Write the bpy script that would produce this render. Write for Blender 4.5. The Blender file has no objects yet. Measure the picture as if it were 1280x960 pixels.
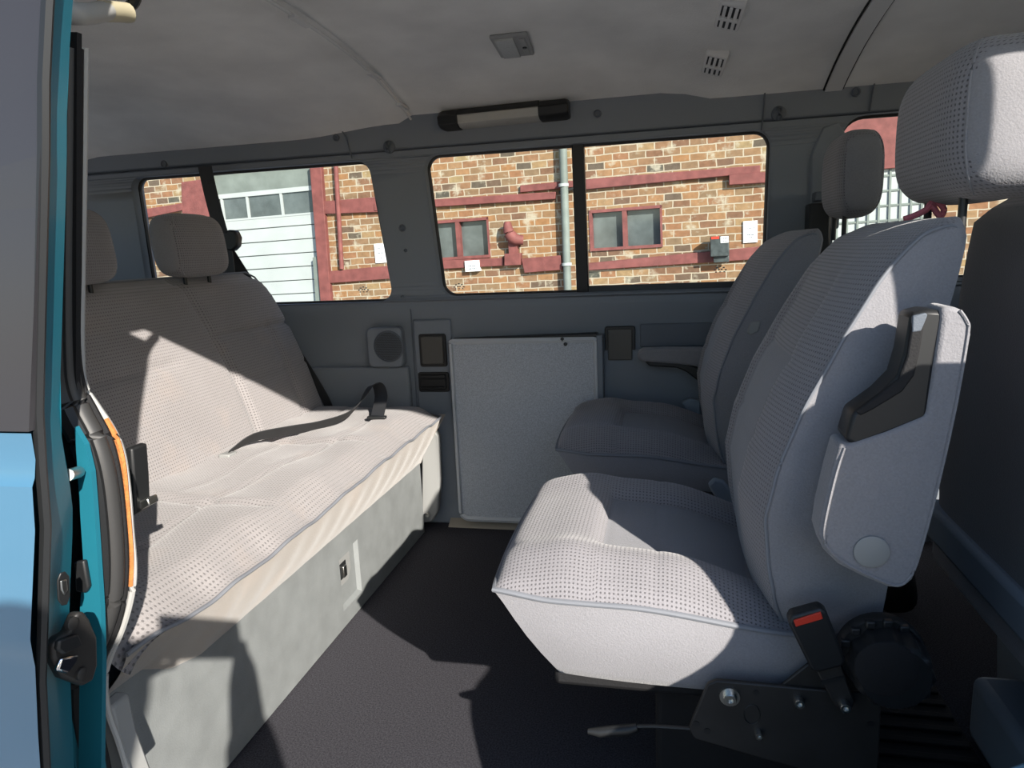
import bpy, bmesh, math, random
from mathutils import Vector, Matrix
from math import sin, cos, pi, radians, sqrt, exp

random.seed(7)
scene = bpy.context.scene
COL = scene.collection

# ------------------------------------------------------------------ camera, sky, sun, exposure
EYE = Vector((0, 0, .913))
FPX, YAW, PITCH, ROLL = 885.0, radians(12.63), radians(10.76), radians(2.54)
fw = Vector((-sin(YAW) * cos(PITCH), cos(YAW) * cos(PITCH), -sin(PITCH)))
rt0 = Vector((cos(YAW), sin(YAW), 0)); up0 = rt0.cross(fw)
rt = cos(ROLL) * rt0 - sin(ROLL) * up0
up = sin(ROLL) * rt0 + cos(ROLL) * up0
cam_data = bpy.data.cameras.new('camera'); cam = bpy.data.objects.new('camera', cam_data); COL.objects.link(cam)
m = Matrix((rt, up, -fw)).transposed().to_4x4(); m.translation = EYE
cam.matrix_world = m
cam_data.sensor_width = 36; cam_data.lens = FPX / 1280 * 36; cam_data.clip_start = .01
scene.camera = cam

SUN_DIR = Vector((-.845, 1, -.612)).normalized()
sun_data = bpy.data.lights.new('sun', 'SUN'); sun_data.energy = 8.2; sun_data.angle = radians(.53)
sun_data.color = (1, .93, .84)
sun = bpy.data.objects.new('sun', sun_data); COL.objects.link(sun)
sun.rotation_euler = SUN_DIR.to_track_quat('-Z', 'Y').to_euler()

world = bpy.data.worlds.new('sky'); scene.world = world; world.use_nodes = True
wn = world.node_tree; bg = wn.nodes['Background']
sky = wn.nodes.new('ShaderNodeTexSky'); sky.sky_type = 'NISHITA'; sky.sun_disc = False
sky.sun_elevation = radians(25); sky.sun_rotation = math.atan2(.845, -1)
sky.air_density = 1.0; sky.dust_density = .6; sky.ozone_density = 2.5
wn.links.new(sky.outputs[0], bg.inputs[0]); bg.inputs[1].default_value = .185

scene.view_settings.view_transform = 'Standard'; scene.view_settings.look = 'None'
scene.view_settings.gamma = 1; scene.view_settings.use_curve_mapping = False
scene.view_settings.exposure = .40


def ray(px, py):
    return fw + rt * ((px - 640) / FPX) - up * ((py - 480) / FPX)


def on(px, py, axis, val):
    """a surveyed point of the photo set on the plane where it stands"""
    d = ray(px, py); i = 'xyz'.index(axis)
    return EYE + d * ((val - EYE[i]) / d[i])


# ------------------------------------------------------------------ materials
def mat(name, col, rough=.7, spec=.3, metal=0, bump=0, bscale=200, var=0, vscale=6, emit=None, coat=0):
    M = bpy.data.materials.new(name); M.use_nodes = True
    n = M.node_tree.nodes; l = M.node_tree.links; b = n['Principled BSDF']
    b.inputs['Base Color'].default_value = (*col, 1); b.inputs['Roughness'].default_value = rough
    b.inputs['Specular IOR Level'].default_value = spec; b.inputs['Metallic'].default_value = metal
    b.inputs['Coat Weight'].default_value = coat; b.inputs['Coat Roughness'].default_value = .08
    tc = n.new('ShaderNodeTexCoord')
    if var:
        t = n.new('ShaderNodeTexNoise'); t.inputs['Scale'].default_value = vscale; t.inputs['Detail'].default_value = 5
        l.new(tc.outputs['Object'], t.inputs['Vector'])
        mp = n.new('ShaderNodeMapRange'); mp.inputs[1].default_value = .3; mp.inputs[2].default_value = .7
        mp.inputs[3].default_value = 1 - var; mp.inputs[4].default_value = 1 + var
        l.new(t.outputs[0], mp.inputs[0])
        mx = n.new('ShaderNodeMix'); mx.data_type = 'RGBA'; mx.blend_type = 'MULTIPLY'; mx.inputs[0].default_value = 1
        mx.inputs[6].default_value = (*col, 1); l.new(mp.outputs[0], mx.inputs[7]); l.new(mx.outputs[2], b.inputs['Base Color'])
    if bump:
        t = n.new('ShaderNodeTexNoise'); t.inputs['Scale'].default_value = bscale; t.inputs['Detail'].default_value = 3
        l.new(tc.outputs['Object'], t.inputs['Vector'])
        bp = n.new('ShaderNodeBump'); bp.inputs['Strength'].default_value = bump; bp.inputs['Distance'].default_value = .002
        l.new(t.outputs[0], bp.inputs['Height']); l.new(bp.outputs[0], b.inputs['Normal'])
    return M


def fabric(name, col, dots=0, pu=.0064, pv=.0064, fuzz=.35, stain=0, weave=0):
    M = mat(name, col, rough=.95, spec=.1)
    n = M.node_tree.nodes; l = M.node_tree.links; b = n['Principled BSDF']
    b.inputs['Sheen Weight'].default_value = .25; b.inputs['Sheen Roughness'].default_value = .5

    def math_(op, a, c=None, c2=None):
        k = n.new('ShaderNodeMath'); k.operation = op
        for i, q in enumerate((a, c, c2)):
            if q is None: continue
            if isinstance(q, (int, float)): k.inputs[i].default_value = q
            else: l.new(q, k.inputs[i])
        return k.outputs[0]
    tc = n.new('ShaderNodeTexCoord'); uv = n.new('ShaderNodeUVMap')
    s = n.new('ShaderNodeSeparateXYZ'); l.new(uv.outputs[0], s.inputs[0])
    nz = n.new('ShaderNodeTexNoise'); nz.inputs['Scale'].default_value = 5; nz.inputs['Detail'].default_value = 6
    l.new(tc.outputs['Object'], nz.inputs['Vector'])
    fine = n.new('ShaderNodeTexNoise'); fine.inputs['Scale'].default_value = 420; fine.inputs['Detail'].default_value = 2
    l.new(tc.outputs['Object'], fine.inputs['Vector'])
    tone = math_('ADD', math_('MULTIPLY', math_('SUBTRACT', nz.outputs[0], .5), .28), math_('MULTIPLY', math_('SUBTRACT', fine.outputs[0], .5), fuzz))
    tone = math_('ADD', tone, 1.0)
    height = fine.outputs[0]
    if dots:
        a = math_('ADD', math_('MULTIPLY', math_('SINE', math_('MULTIPLY', s.outputs[0], 2 * pi / pu)), .5), .5)
        c = math_('ADD', math_('MULTIPLY', math_('SINE', math_('MULTIPLY', s.outputs[1], 2 * pi / pv)), .5), .5)
        mr = n.new('ShaderNodeMapRange'); mr.inputs[1].default_value = .42; mr.inputs[2].default_value = .75
        l.new(math_('MULTIPLY', a, c), mr.inputs[0])
        tone = math_('MULTIPLY', tone, math_('SUBTRACT', 1.0, math_('MULTIPLY', mr.outputs[0], dots)))
        height = math_('SUBTRACT', fine.outputs[0], math_('MULTIPLY', mr.outputs[0], 1.5))
    elif weave:
        a = math_('SINE', math_('MULTIPLY', s.outputs[0], 2 * pi / .004))
        tone = math_('MULTIPLY', tone, math_('ADD', 1.0, math_('MULTIPLY', a, weave)))
    mx = n.new('ShaderNodeMix'); mx.data_type = 'RGBA'; mx.blend_type = 'MULTIPLY'; mx.inputs[0].default_value = 1
    mx.inputs[6].default_value = (*col, 1); l.new(tone, mx.inputs[7])
    out = mx.outputs[2]
    if stain:
        st = n.new('ShaderNodeTexNoise'); st.inputs['Scale'].default_value = 7; st.inputs['Detail'].default_value = 4
        l.new(tc.outputs['Object'], st.inputs['Vector'])
        r = n.new('ShaderNodeMapRange'); r.inputs[1].default_value = .55; r.inputs[2].default_value = .75; r.inputs[4].default_value = stain
        l.new(st.outputs[0], r.inputs[0])
        m2 = n.new('ShaderNodeMix'); m2.data_type = 'RGBA'; l.new(r.outputs[0], m2.inputs[0])
        l.new(out, m2.inputs[6]); m2.inputs[7].default_value = (.50, .36, .26, 1); out = m2.outputs[2]
    l.new(out, b.inputs['Base Color'])
    bp = n.new('ShaderNodeBump'); bp.inputs['Strength'].default_value = .5; bp.inputs['Distance'].default_value = .0015
    l.new(height, bp.inputs['Height']); l.new(bp.outputs[0], b.inputs['Normal'])
    return M


def glass_mat(name, tint, refl=.05):
    M = bpy.data.materials.new(name); M.use_nodes = True
    n = M.node_tree.nodes; l = M.node_tree.links; n.remove(n['Principled BSDF'])
    t = n.new('ShaderNodeBsdfTransparent'); t.inputs[0].default_value = (*tint, 1)
    g = n.new('ShaderNodeBsdfGlossy'); g.inputs['Roughness'].default_value = .02; g.inputs[0].default_value = (1, 1, 1, 1)
    f = n.new('ShaderNodeFresnel'); f.inputs[0].default_value = 1.3
    mx = n.new('ShaderNodeMixShader'); l.new(f.outputs[0], mx.inputs[0]); l.new(t.outputs[0], mx.inputs[1]); l.new(g.outputs[0], mx.inputs[2])
    l.new(mx.outputs[0], n['Material Output'].inputs[0])
    return M


FAB = (.222, .215, .228)
M = dict(
    dot=fabric('dotted velour', FAB, dots=.55),
    dot_bench=fabric('worn dotted velour', (.26, .245, .245), dots=.5, pu=.0075, pv=.0075, stain=.15),
    plain=fabric('plain velour', (.222, .220, .232), fuzz=.3),
    plain_bench=fabric('worn plain velour', (.285, .255, .222), fuzz=.25, stain=.3),
    panel=fabric('ribbed velour', (.185, .188, .205), fuzz=.3, weave=.06),
    seat_shade=fabric('shaded velour', (.11, .115, .13), fuzz=.25),  # velour darkened to stand for the shade on the front seat's back
    piping=mat('piping', (.17, .18, .20), rough=.6),
    slate=mat('slate trim plastic', (.185, .208, .238), rough=.55, spec=.35, bump=.25, bscale=500),
    slate_dark=mat('dark slate plastic', (.105, .122, .145), rough=.5, bump=.2, bscale=500),
    slate_light=mat('pale slate plastic', (.22, .265, .31), rough=.5),
    liner=mat('headliner', (.84, .83, .80), rough=.95, spec=.1, bump=.5, bscale=260, var=.10, vscale=5),
    liner_trim=mat('headliner trim', (.68, .675, .66), rough=.6),
    base=mat('grey green moulded plastic', (.182, .195, .196), rough=.55, bump=.3, bscale=300, var=.10, vscale=18),
    bracket=mat('pale plastic', (.25, .255, .25), rough=.5),
    carpet=mat('black carpet', (.056, .055, .063), rough=1, spec=.05, bump=1, bscale=650, var=.45, vscale=320),
    black=mat('black plastic', (.012, .013, .014), rough=.45, spec=.45),
    black_matt=mat('black matt', (.014, .014, .015), rough=.75, spec=.25, bump=.3, bscale=350),
    plate=mat('black painted steel', (.022, .021, .020), rough=.5, spec=.4, bump=.15, bscale=60, var=.2, vscale=14),
    rubber=mat('black rubber', (.035, .035, .035), rough=.5, spec=.4),
    web=mat('seat belt webbing', (.022, .023, .025), rough=.6, spec=.5),
    steel=mat('zinc steel', (.55, .55, .52), rough=.3, metal=1),
    chrome=mat('polished steel', (.7, .7, .7), rough=.15, metal=1),
    red=mat('red button', (.55, .045, .025), rough=.4),
    speckle=mat('speckled grey laminate', (.40, .43, .47), rough=.45, var=.22, vscale=260),
    edge=mat('pale edge strip', (.46, .485, .51), rough=.4),
    ashtray=mat('brown grey lid', (.085, .082, .075), rough=.4),
    beige=mat('beige sill', (.30, .27, .22), rough=.7),
    lens=mat('lamp lens', (.42, .42, .39), rough=.25, spec=.6, bump=.6, bscale=150),
    teal=mat('teal paint', (.012, .125, .175), rough=.4, spec=.3, coat=.12, var=.10, vscale=4),
    blue=mat('blue door paint', (.055, .15, .235), rough=.3, spec=.5, coat=.7),
    tint=mat('dark tinted glass', (.028, .027, .030), rough=.25, spec=.5),
    foam=mat('orange foam edge', (.42, .155, .045), rough=.9, bump=.8, bscale=300, var=.3, vscale=60),
    cream=mat('yellowed plastic', (.40, .36, .25), rough=.5),
    ivory=mat('grey white plastic', (.33, .33, .32), rough=.45),
    pink=mat('pink cord', (.55, .16, .20), rough=.8),
    asphalt=mat('asphalt', (.33, .325, .32), rough=.95, bump=.5, bscale=80, var=.25, vscale=3),
    white=mat('white sign', (.75, .75, .74), rough=.5),
    ink=mat('sign lettering', (.18, .20, .22), rough=.6),
    redpaint=mat('flaking red paint', (.15, .05, .045), rough=.7, bump=.5, bscale=40, var=.22, vscale=9),
    doorwhite=mat('white door panels', (.33, .36, .355), rough=.5, var=.05, vscale=3),
    pane=mat('dark factory glass', (.075, .09, .09), rough=.08, spec=.6, var=.3, vscale=4),
    pipe=mat('grey green pipe', (.14, .165, .15), rough=.6, var=.15, vscale=5),
    meter=mat('dark meter box', (.045, .055, .055), rough=.4, var=.3, vscale=20),
    glass=glass_mat('window glass', (.93, .965, .95)),
)


def brick_mat():
    B = bpy.data.materials.new('patched brickwork'); B.use_nodes = True
    n = B.node_tree.nodes; l = B.node_tree.links; b = n['Principled BSDF']; b.inputs['Roughness'].default_value = .9
    b.inputs['Specular IOR Level'].default_value = .1
    tc = n.new('ShaderNodeTexCoord')
    wob = n.new('ShaderNodeTexNoise'); wob.inputs['Scale'].default_value = 6
    l.new(tc.outputs['UV'], wob.inputs['Vector'])
    va = n.new('ShaderNodeVectorMath'); va.operation = 'MULTIPLY_ADD'; va.inputs[1].default_value = (.035, .022, 0)
    l.new(wob.outputs['Color'], va.inputs[0]); l.new(tc.outputs['UV'], va.inputs[2])
    br = n.new('ShaderNodeTexBrick'); l.new(va.outputs[0], br.inputs['Vector'])
    br.inputs['Scale'].default_value = 1; br.inputs['Brick Width'].default_value = .225; br.inputs['Row Height'].default_value = .097
    br.inputs['Mortar Size'].default_value = .0085; br.inputs['Mortar Smooth'].default_value = .15; br.inputs['Bias'].default_value = 0
    br.inputs['Color1'].default_value = (0, 0, 0, 1); br.inputs['Color2'].default_value = (1, 1, 1, 1); br.inputs['Mortar'].default_value = (.5, .5, .5, 1)
    cr = n.new('ShaderNodeValToRGB'); e = cr.color_ramp
    e.elements[0].position = 0; e.elements[0].color = (.075, .08, .065, 1)
    e.elements[1].position = 1; e.elements[1].color = (.28, .21, .11, 1)
    for p, c in ((.12, (.16, .095, .062, 1)), (.3, (.25, .13, .07, 1)), (.5, (.20, .14, .085, 1)), (.68, (.28, .15, .07, 1)), (.85, (.27, .165, .09, 1))):
        x = e.elements.new(p); x.color = c
    l.new(br.outputs['Color'], cr.inputs[0])
    nz = n.new('ShaderNodeTexNoise'); nz.inputs['Scale'].default_value = 14; nz.inputs['Detail'].default_value = 6
    l.new(tc.outputs['UV'], nz.inputs['Vector'])
    mv = n.new('ShaderNodeMapRange'); mv.inputs[3].default_value = .5; mv.inputs[4].default_value = 1.15; l.new(nz.outputs[0], mv.inputs[0])
    mm = n.new('ShaderNodeMix'); mm.data_type = 'RGBA'; mm.blend_type = 'MULTIPLY'; mm.inputs[0].default_value = 1
    l.new(cr.outputs[0], mm.inputs[6]); l.new(mv.outputs[0], mm.inputs[7])
    mo = n.new('ShaderNodeMix'); mo.data_type = 'RGBA'; l.new(br.outputs['Fac'], mo.inputs[0]); l.new(mm.outputs[2], mo.inputs[6])
    mo.inputs[7].default_value = (.33, .29, .22, 1)
    pn = n.new('ShaderNodeTexNoise'); pn.inputs['Scale'].default_value = 4.5; pn.inputs['Detail'].default_value = 8; pn.inputs['Roughness'].default_value = .62
    l.new(tc.outputs['UV'], pn.inputs['Vector'])
    pr = n.new('ShaderNodeMapRange'); pr.inputs[1].default_value = .55; pr.inputs[2].default_value = .66; pr.inputs[4].default_value = .8
    l.new(pn.outputs[0], pr.inputs[0])
    pm = n.new('ShaderNodeMix'); pm.data_type = 'RGBA'; l.new(pr.outputs[0], pm.inputs[0]); l.new(mo.outputs[2], pm.inputs[6])
    pm.inputs[7].default_value = (.35, .325, .25, 1)
    l.new(pm.outputs[2], b.inputs['Base Color'])
    bp = n.new('ShaderNodeBump'); bp.inputs['Strength'].default_value = .6; bp.inputs['Distance'].default_value = .01; bp.invert = True
    l.new(br.outputs['Fac'], bp.inputs['Height']); l.new(bp.outputs[0], b.inputs['Normal'])
    return B


M['brick'] = brick_mat()


# ------------------------------------------------------------------ mesh helpers
class MB:
    def __init__(s): s.v = []; s.f = []; s.mi = []; s.uv = []

    def add(s, verts, faces, mi=0, uvs=None):
        o = len(s.v); s.v += [Vector(p) for p in verts]
        for f in faces:
            s.f.append([i + o for i in f]); s.mi.append(mi if not callable(mi) else 0)
            s.uv.append([uvs[i] for i in f] if uvs else [(0, 0)] * len(f))
        return s

    def box(s, lo, hi, mi=0):
        x0, y0, z0 = lo; x1, y1, z1 = hi
        v = [(x, y, z) for x in (x0, x1) for y in (y0, y1) for z in (z0, z1)]
        return s.add(v, [(0, 1, 3, 2), (4, 6, 7, 5), (0, 4, 5, 1), (2, 3, 7, 6), (0, 2, 6, 4), (1, 5, 7, 3)], mi)

    def prism(s, poly, d, mi=0):
        """poly: 3-D outline; d: extrusion vector"""
        d = Vector(d); n = len(poly); v = [Vector(p) for p in poly]; v += [p + d for p in v]
        f = [tuple(range(n))[::-1], tuple(range(n, 2 * n))] + [(i, (i + 1) % n, n + (i + 1) % n, n + i) for i in range(n)]
        return s.add(v, f, mi)

    def grid(s, nu, nv, fn, mi=0, close_v=False, uvfn=None):
        v = []; uv = []
        for i in range(nu + 1):
            for j in range(nv + 1):
                v.append(fn(i / nu, j / nv)); uv.append(uvfn(i / nu, j / nv) if uvfn else (i / nu, j / nv))
        f = []
        for i in range(nu):
            for j in range(nv):
                a = i * (nv + 1) + j; f.append((a, a + 1, a + nv + 2, a + nv + 1))
        return s.add(v, f, mi, uv)

    def rings(s, rings, mi=0, cap=True, uv=None, closed=True):
        n = len(rings[0]); v = [p for r in rings for p in r]; f = []
        for i in range(len(rings) - 1):
            for j in range(n if closed else n - 1):
                k = (j + 1) % n; f.append((i * n + j, i * n + k, (i + 1) * n + k, (i + 1) * n + j))
        if cap:
            f.append(tuple(range(n))[::-1]); f.append(tuple((len(rings) - 1) * n + j for j in range(n)))
        return s.add(v, f, mi, uv)

    def tube(s, path, r, n=8, mi=0, closed=False, flat=None):
        """round (or elliptical: flat=(a,b)) tube along a path"""
        P = [Vector(p) for p in path]; N = len(P); rings = []
        ref = Vector((0, 0, 1))
        for i in range(N):
            a = P[(i - 1) % N] if (closed or i > 0) else P[i]; b = P[(i + 1) % N] if (closed or i < N - 1) else P[i]
            t = (b - a).normalized(); q = ref if abs(t.dot(ref)) < .95 else Vector((0, 1, 0))
            e1 = t.cross(q).normalized(); e2 = e1.cross(t)
            rr = r[i] if isinstance(r, (list, tuple)) else r
            ra, rb = (flat if flat else (rr, rr))
            rings.append([P[i] + e1 * ra * cos(2 * pi * k / n) + e2 * rb * sin(2 * pi * k / n) for k in range(n)])
        if closed: rings.append(rings[0])
        return s.rings(rings, mi, cap=not closed)

    def ribbon(s, path, wv, th=.0015, mi=0):
        """strap: wv = half-width vector (or one per point)"""
        P = [Vector(p) for p in path]; rings = []
        for i, p in enumerate(P):
            w = Vector(wv[i] if isinstance(wv, list) else wv)
            t = (P[min(i + 1, len(P) - 1)] - P[max(i - 1, 0)]).normalized(); nn = t.cross(w).normalized() * th
            rings.append([p - w - nn, p + w - nn, p + w + nn, p - w + nn])
        return s.rings(rings, mi)

    def lathe(s, c, axis, prof, n=28, mi=0):
        """prof: (distance along axis, radius)"""
        c = Vector(c); a = Vector(axis).normalized(); q = Vector((0, 0, 1)) if abs(a.z) < .9 else Vector((1, 0, 0))
        e1 = a.cross(q).normalized(); e2 = a.cross(e1)
        rings = [[c + a * d + (e1 * cos(2 * pi * k / n) + e2 * sin(2 * pi * k / n)) * max(r, 1e-5) for k in range(n)] for d, r in prof]
        return s.rings(rings, mi)

    def build(s, name, mats, parent=None, smooth=True, bevel=0, seg=2, sub=0, matfn=None, angle=40):
        me = bpy.data.meshes.new(name); org = Vector(ORG.get(parent.name, (0, 0, 0))) if parent else Vector((0, 0, 0))
        me.from_pydata([v - org for v in s.v], [], s.f)
        mats = mats if isinstance(mats, (list, tuple)) else [mats]
        for q in mats: me.materials.append(q)
        ul = me.uv_layers.new(name='UVMap'); k = 0
        for p, u in zip(me.polygons, s.uv):
            for li, c in zip(p.loop_indices, u): ul.data[li].uv = c
        for p, i in zip(me.polygons, s.mi): p.material_index = i; p.use_smooth = smooth
        bm = bmesh.new(); bm.from_mesh(me); bmesh.ops.remove_doubles(bm, verts=bm.verts, dist=1e-6)
        bmesh.ops.recalc_face_normals(bm, faces=bm.faces)
        if matfn:
            for f in bm.faces: f.material_index = matfn(f.calc_center_median() + org, f.normal)
        bm.to_mesh(me); bm.free()
        if smooth: me.set_sharp_from_angle(angle=radians(angle))
        o = bpy.data.objects.new(name, me); COL.objects.link(o)
        if parent: o.parent = parent; ORG[o.name] = org
        else: ORG[o.name] = Vector((0, 0, 0))
        if bevel:
            b = o.modifiers.new('bevel', 'BEVEL'); b.width = bevel; b.segments = seg; b.limit_method = 'ANGLE'; b.angle_limit = radians(35)
        if sub:
            q = o.modifiers.new('sub', 'SUBSURF'); q.levels = sub; q.render_levels = sub
        return o


ORG = {}


def thing(name, label, cat, loc, group=None):
    o = bpy.data.objects.new(name, None); COL.objects.link(o); o.location = loc; o.empty_display_size = .1
    ORG[o.name] = Vector(loc); o['label'] = label; o['category'] = cat
    if group: o['group'] = group
    return o


def tag(o, label, cat, group=None):
    o['label'] = label; o['category'] = cat
    if group: o['group'] = group
    return o


def struct(o): o['kind'] = 'structure'; return o


def lerp(a, b, t): return a + (b - a) * t


def interp(tab, z):
    if z <= tab[0][0]: return tab[0][1]
    for (a, p), (b, q) in zip(tab, tab[1:]):
        if z <= b: return lerp(p, q, (z - a) / (b - a))
    return tab[-1][1]


def smooth_path(P, k=6):
    """Catmull-Rom through points"""
    P = [Vector(p) for p in P]; out = []
    for i in range(len(P) - 1):
        a = P[max(i - 1, 0)]; b = P[i]; c = P[i + 1]; d = P[min(i + 2, len(P) - 1)]
        for j in range(k):
            t = j / k
            out.append(.5 * ((2 * b) + (c - a) * t + (2 * a - 5 * b + 4 * c - d) * t * t + (3 * b - a - 3 * c + d) * t ** 3))
    return out + [P[-1]]


def arc_uv(rings, mid):
    """true-length texture coordinates for rings of points, measured from ring point mid"""
    uv = []; v = 0; n = len(rings[0])
    for i, R_ in enumerate(rings):
        if i: v += (R_[mid] - rings[i - 1][mid]).length
        u = [0] * n; d = 0
        for k in range(1, n // 2 + 1):
            a, b = (mid + k - 1) % n, (mid + k) % n; d += (R_[b] - R_[a]).length; u[b] = d
        d = 0
        for k in range(1, (n - 1) // 2 + 1):
            a, b = (mid - k + 1) % n, (mid - k) % n; d -= (R_[b] - R_[a]).length; u[b] = d
        uv += [(q, v) for q in u]
    return uv


def grid_rows(nu, nv, fn): return [[fn(i / nu, j / nv) for j in range(nv + 1)] for i in range(nu + 1)]


def row_uv(rows, mid):
    """true-length coordinates for open rows"""
    uv = []; nv = len(rows[0]); V = [0] * nv
    for i, R_ in enumerate(rows):
        if i: V = [v + (R_[j] - rows[i - 1][j]).length for j, v in enumerate(V)]
        u = [0] * nv
        for j in range(mid + 1, nv): u[j] = u[j - 1] + (R_[j] - R_[j - 1]).length
        for j in range(mid - 1, -1, -1): u[j] = u[j + 1] - (R_[j] - R_[j + 1]).length
        uv += list(zip(u, [sum(V) / nv] * nv))
    return uv


def sg(a, p): return (abs(a) ** p) * (1 if a >= 0 else -1)


def smst(a, b, x): t = min(1, max(0, (x - a) / (b - a))); return t * t * (3 - 2 * t)


# ================================================================== SETTING: the van's shell
struct(MB().grid(2, 2, lambda a, b: (lerp(-30, 30, a), lerp(-25, 25, b), -.5)).build('ground', M['asphalt'], smooth=False))
struct(MB().box((-2.1, .60, -.04), (1.9, 2.3, 0)).build('floor', M['carpet'], smooth=False))


def wall_y(z):
    return interp([(0, 2.2), (.70, 2.2), (.735, 2.185), (.755, 2.19), (.78, 2.20), (1.0, 2.178), (1.15, 2.154), (1.21, 2.141), (1.26, 2.127), (1.34, 2.10)], z)


def rr_loop(x0, x1, z0, z1, r, top_in=(0, 0), n=6):
    """rounded rectangle outline in x,z; top_in moves the top corners in"""
    pts = []
    for cx, cz, a0, dx in ((x1, z0, -90, 0), (x1, z1, 0, -top_in[1]), (x0, z1, 90, top_in[0]), (x0, z0, 180, 0)):
        px = cx - r if cx == x1 else cx + r; pz = cz + r if cz == z0 else cz - r
        for k in range(n + 1):
            a = radians(a0 + 90 * k / n); pts.append((px + dx + r * cos(a), pz + r * sin(a)))
    return pts


WIN = [
    dict(x0=-1.800, x1=-.882, z0=.762, z1=1.205, r=.045, ti=(.03, .022)),
    dict(x0=-.716, x1=.281, z0=.772, z1=1.207, r=.045, ti=(-.012, 0)),
    dict(x0=.455, x1=1.35, z0=.78, z1=1.225, r=.06, ti=(.005, .15)),
]
for w in WIN: w['loop'] = rr_loop(w['x0'], w['x1'], w['z0'], w['z1'], w['r'], w['ti'])


def hole_span(w, z):
    L = w['loop']; xs = []
    for (a, p), (b, q) in zip(L, L[1:] + L[:1]):
        if (p - z) * (q - z) <= 0:
            if abs(q - p) < 1e-9: xs += [a, b]
            else: xs.append(lerp(a, b, (z - p) / (q - p)))
    return (min(xs), max(xs)) if xs else None


def far_wall():
    mb = MB(); zs = {0, .2, .4, .6, .70, .735, .755, .78, 1.21, 1.235, 1.26, 1.3, 1.345}
    for w in WIN: zs |= {round(p[1], 6) for p in w['loop']}
    for k in range(12): zs.add(.8 + k * .033)
    zs = sorted(zs); X0, X1 = -2.1, 1.9
    for a, b in zip(zs, zs[1:]):
        if b - a < 1e-5: continue
        cuts = []
        for w in WIN:
            if w['z0'] - 1e-6 <= a and b <= w['z1'] + 1e-6:
                cuts.append((hole_span(w, a + 1e-7), hole_span(w, b - 1e-7)))
        la, lb = X0, X0
        for sa, sb in cuts + [((X1, X1), (X1, X1))]:
            if sa is None or sb is None: continue
            mb.add([(la, wall_y(a), a), (sa[0], wall_y(a), a), (sb[0], wall_y(b), b), (lb, wall_y(b), b)], [(0, 1, 2, 3)])
            la, lb = sa[1], sb[1]
    # reveals around the windows
    for w in WIN:
        L = w['loop']; n = len(L)
        v = [(x, wall_y(z), z) for x, z in L] + [(x, wall_y(z) + .06, z) for x, z in L]
        mb.add(v, [(i, (i + 1) % n, n + (i + 1) % n, n + i) for i in range(n)])
    return mb.build('wall_left', M['slate'], angle=50)


wall_left = struct(far_wall())
# outer skin of the far side keeps daylight out of the trim
mbk = MB(); mbk.box((-2.1, 2.27, -.3), (1.9, 2.30, .70))
struct(mbk.build('wall_left_skin', M['teal'], smooth=False))

# windows of the far side
for i, w in enumerate(WIN):
    L = w['loop']; n = len(L)
    mb = MB(); mb.add([(x, wall_y(z) + .045, z) for x, z in L], [tuple(range(n))])
    win = struct(mb.build('window_%d' % (i + 1), M['glass'], smooth=False))
    g = MB().tube([(x, wall_y(z) + .040, z) for x, z in L], .008, 6, closed=True).build('window_gasket', M['rubber'], win)
    if i == 1:
        # sliding pane divider and bottom track
        d0 = on(729, 374, 'y', 2.235); d1 = on(722, 178, 'y', 2.175)
        p = MB(); yb = lambda z: wall_y(z) + .03
        p.prism([(d0.x - .019, yb(.765), .765), (d0.x + .019, yb(.765), .765), (d1.x + .018, yb(1.215), 1.215), (d1.x - .018, yb(1.215), 1.215)], (0, .03, 0))
        p.build('window_divider', M['black'], win, bevel=.003)
        p = MB(); p.prism([(d0.x, yb(.77), .768), (.275, yb(.77), .768), (.275, yb(.79), .790), (d0.x, yb(.79), .790)], (0, .02, 0))
        p.build('window_track', M['black'], win, bevel=.002)
    # small etched maker's mark: an arch of dots low in the glass
    for (cx, cz) in ((((-1.0, .80),) if i == 0 else ((-.665, .80), (.155, .825))) if i < 2 else ()):
        e = MB()
        for dx, dz, s in ((-.016, 0, .003), (-.010, .007, .003), (-.004, .002, .003), (0, .010, .003), (.004, .002, .003), (.010, .007, .003), (.016, 0, .003), (-.012, -.006, .0025), (0, -.006, .0025), (.012, -.006, .0025)):
            y = wall_y(cz) + .043
            e.box((cx + dx - s, y, cz + dz - s * .6), (cx + dx + s, y + .001, cz + dz + s * .6))
        e.build('etched_mark', M['ink'], win, smooth=False)


# ceiling
def ceil_z(x, y):
    z = 1.415 - .095 * abs((y - 1.35) / .75) ** 2.6
    z -= .022 * smst(.0, .13, x)
    z -= .10 * smst(-1.80, -2.1, x) ** 2
    return z


X_RIDGE = -.745
mb = MB()
mb.grid(40, 26, lambda a, b: (lerp(X_RIDGE, 1.9, a), lerp(.66, 2.12, b), ceil_z(lerp(X_RIDGE, 1.9, a), lerp(.66, 2.12, b))))
struct(mb.build('ceiling', M['liner'], angle=60))
mb = MB()


def rear_liner(a, b):
    x = lerp(X_RIDGE + .004, -2.08, a); y = lerp(.66, 2.12, b)
    z = ceil_z(x, y) - .017 - .02 * smst(X_RIDGE - .05, X_RIDGE - .4, x)
    if a == 0: z = ceil_z(x, y) + .0
    return (x, y, z)


mb.grid(30, 26, rear_liner)
pr = struct(mb.build('ceiling_rear_panel', M['liner'], angle=35))
lip = MB(); lip.tube([(X_RIDGE + .003, y, ceil_z(X_RIDGE, y) - .015) for y in [.7 + k * .056 for k in range(26)]], .004, 6)
lip.build('panel_lip', M['liner_trim'], pr)
for y in (1.02, 1.42, 1.80, 2.0):
    c = MB(); c.box((X_RIDGE - .004, y, ceil_z(X_RIDGE, y) - .024), (X_RIDGE + .012, y + .07, ceil_z(X_RIDGE, y) - .016))
    c.build('panel_clip', M['liner_trim'], pr, bevel=.002)
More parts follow.
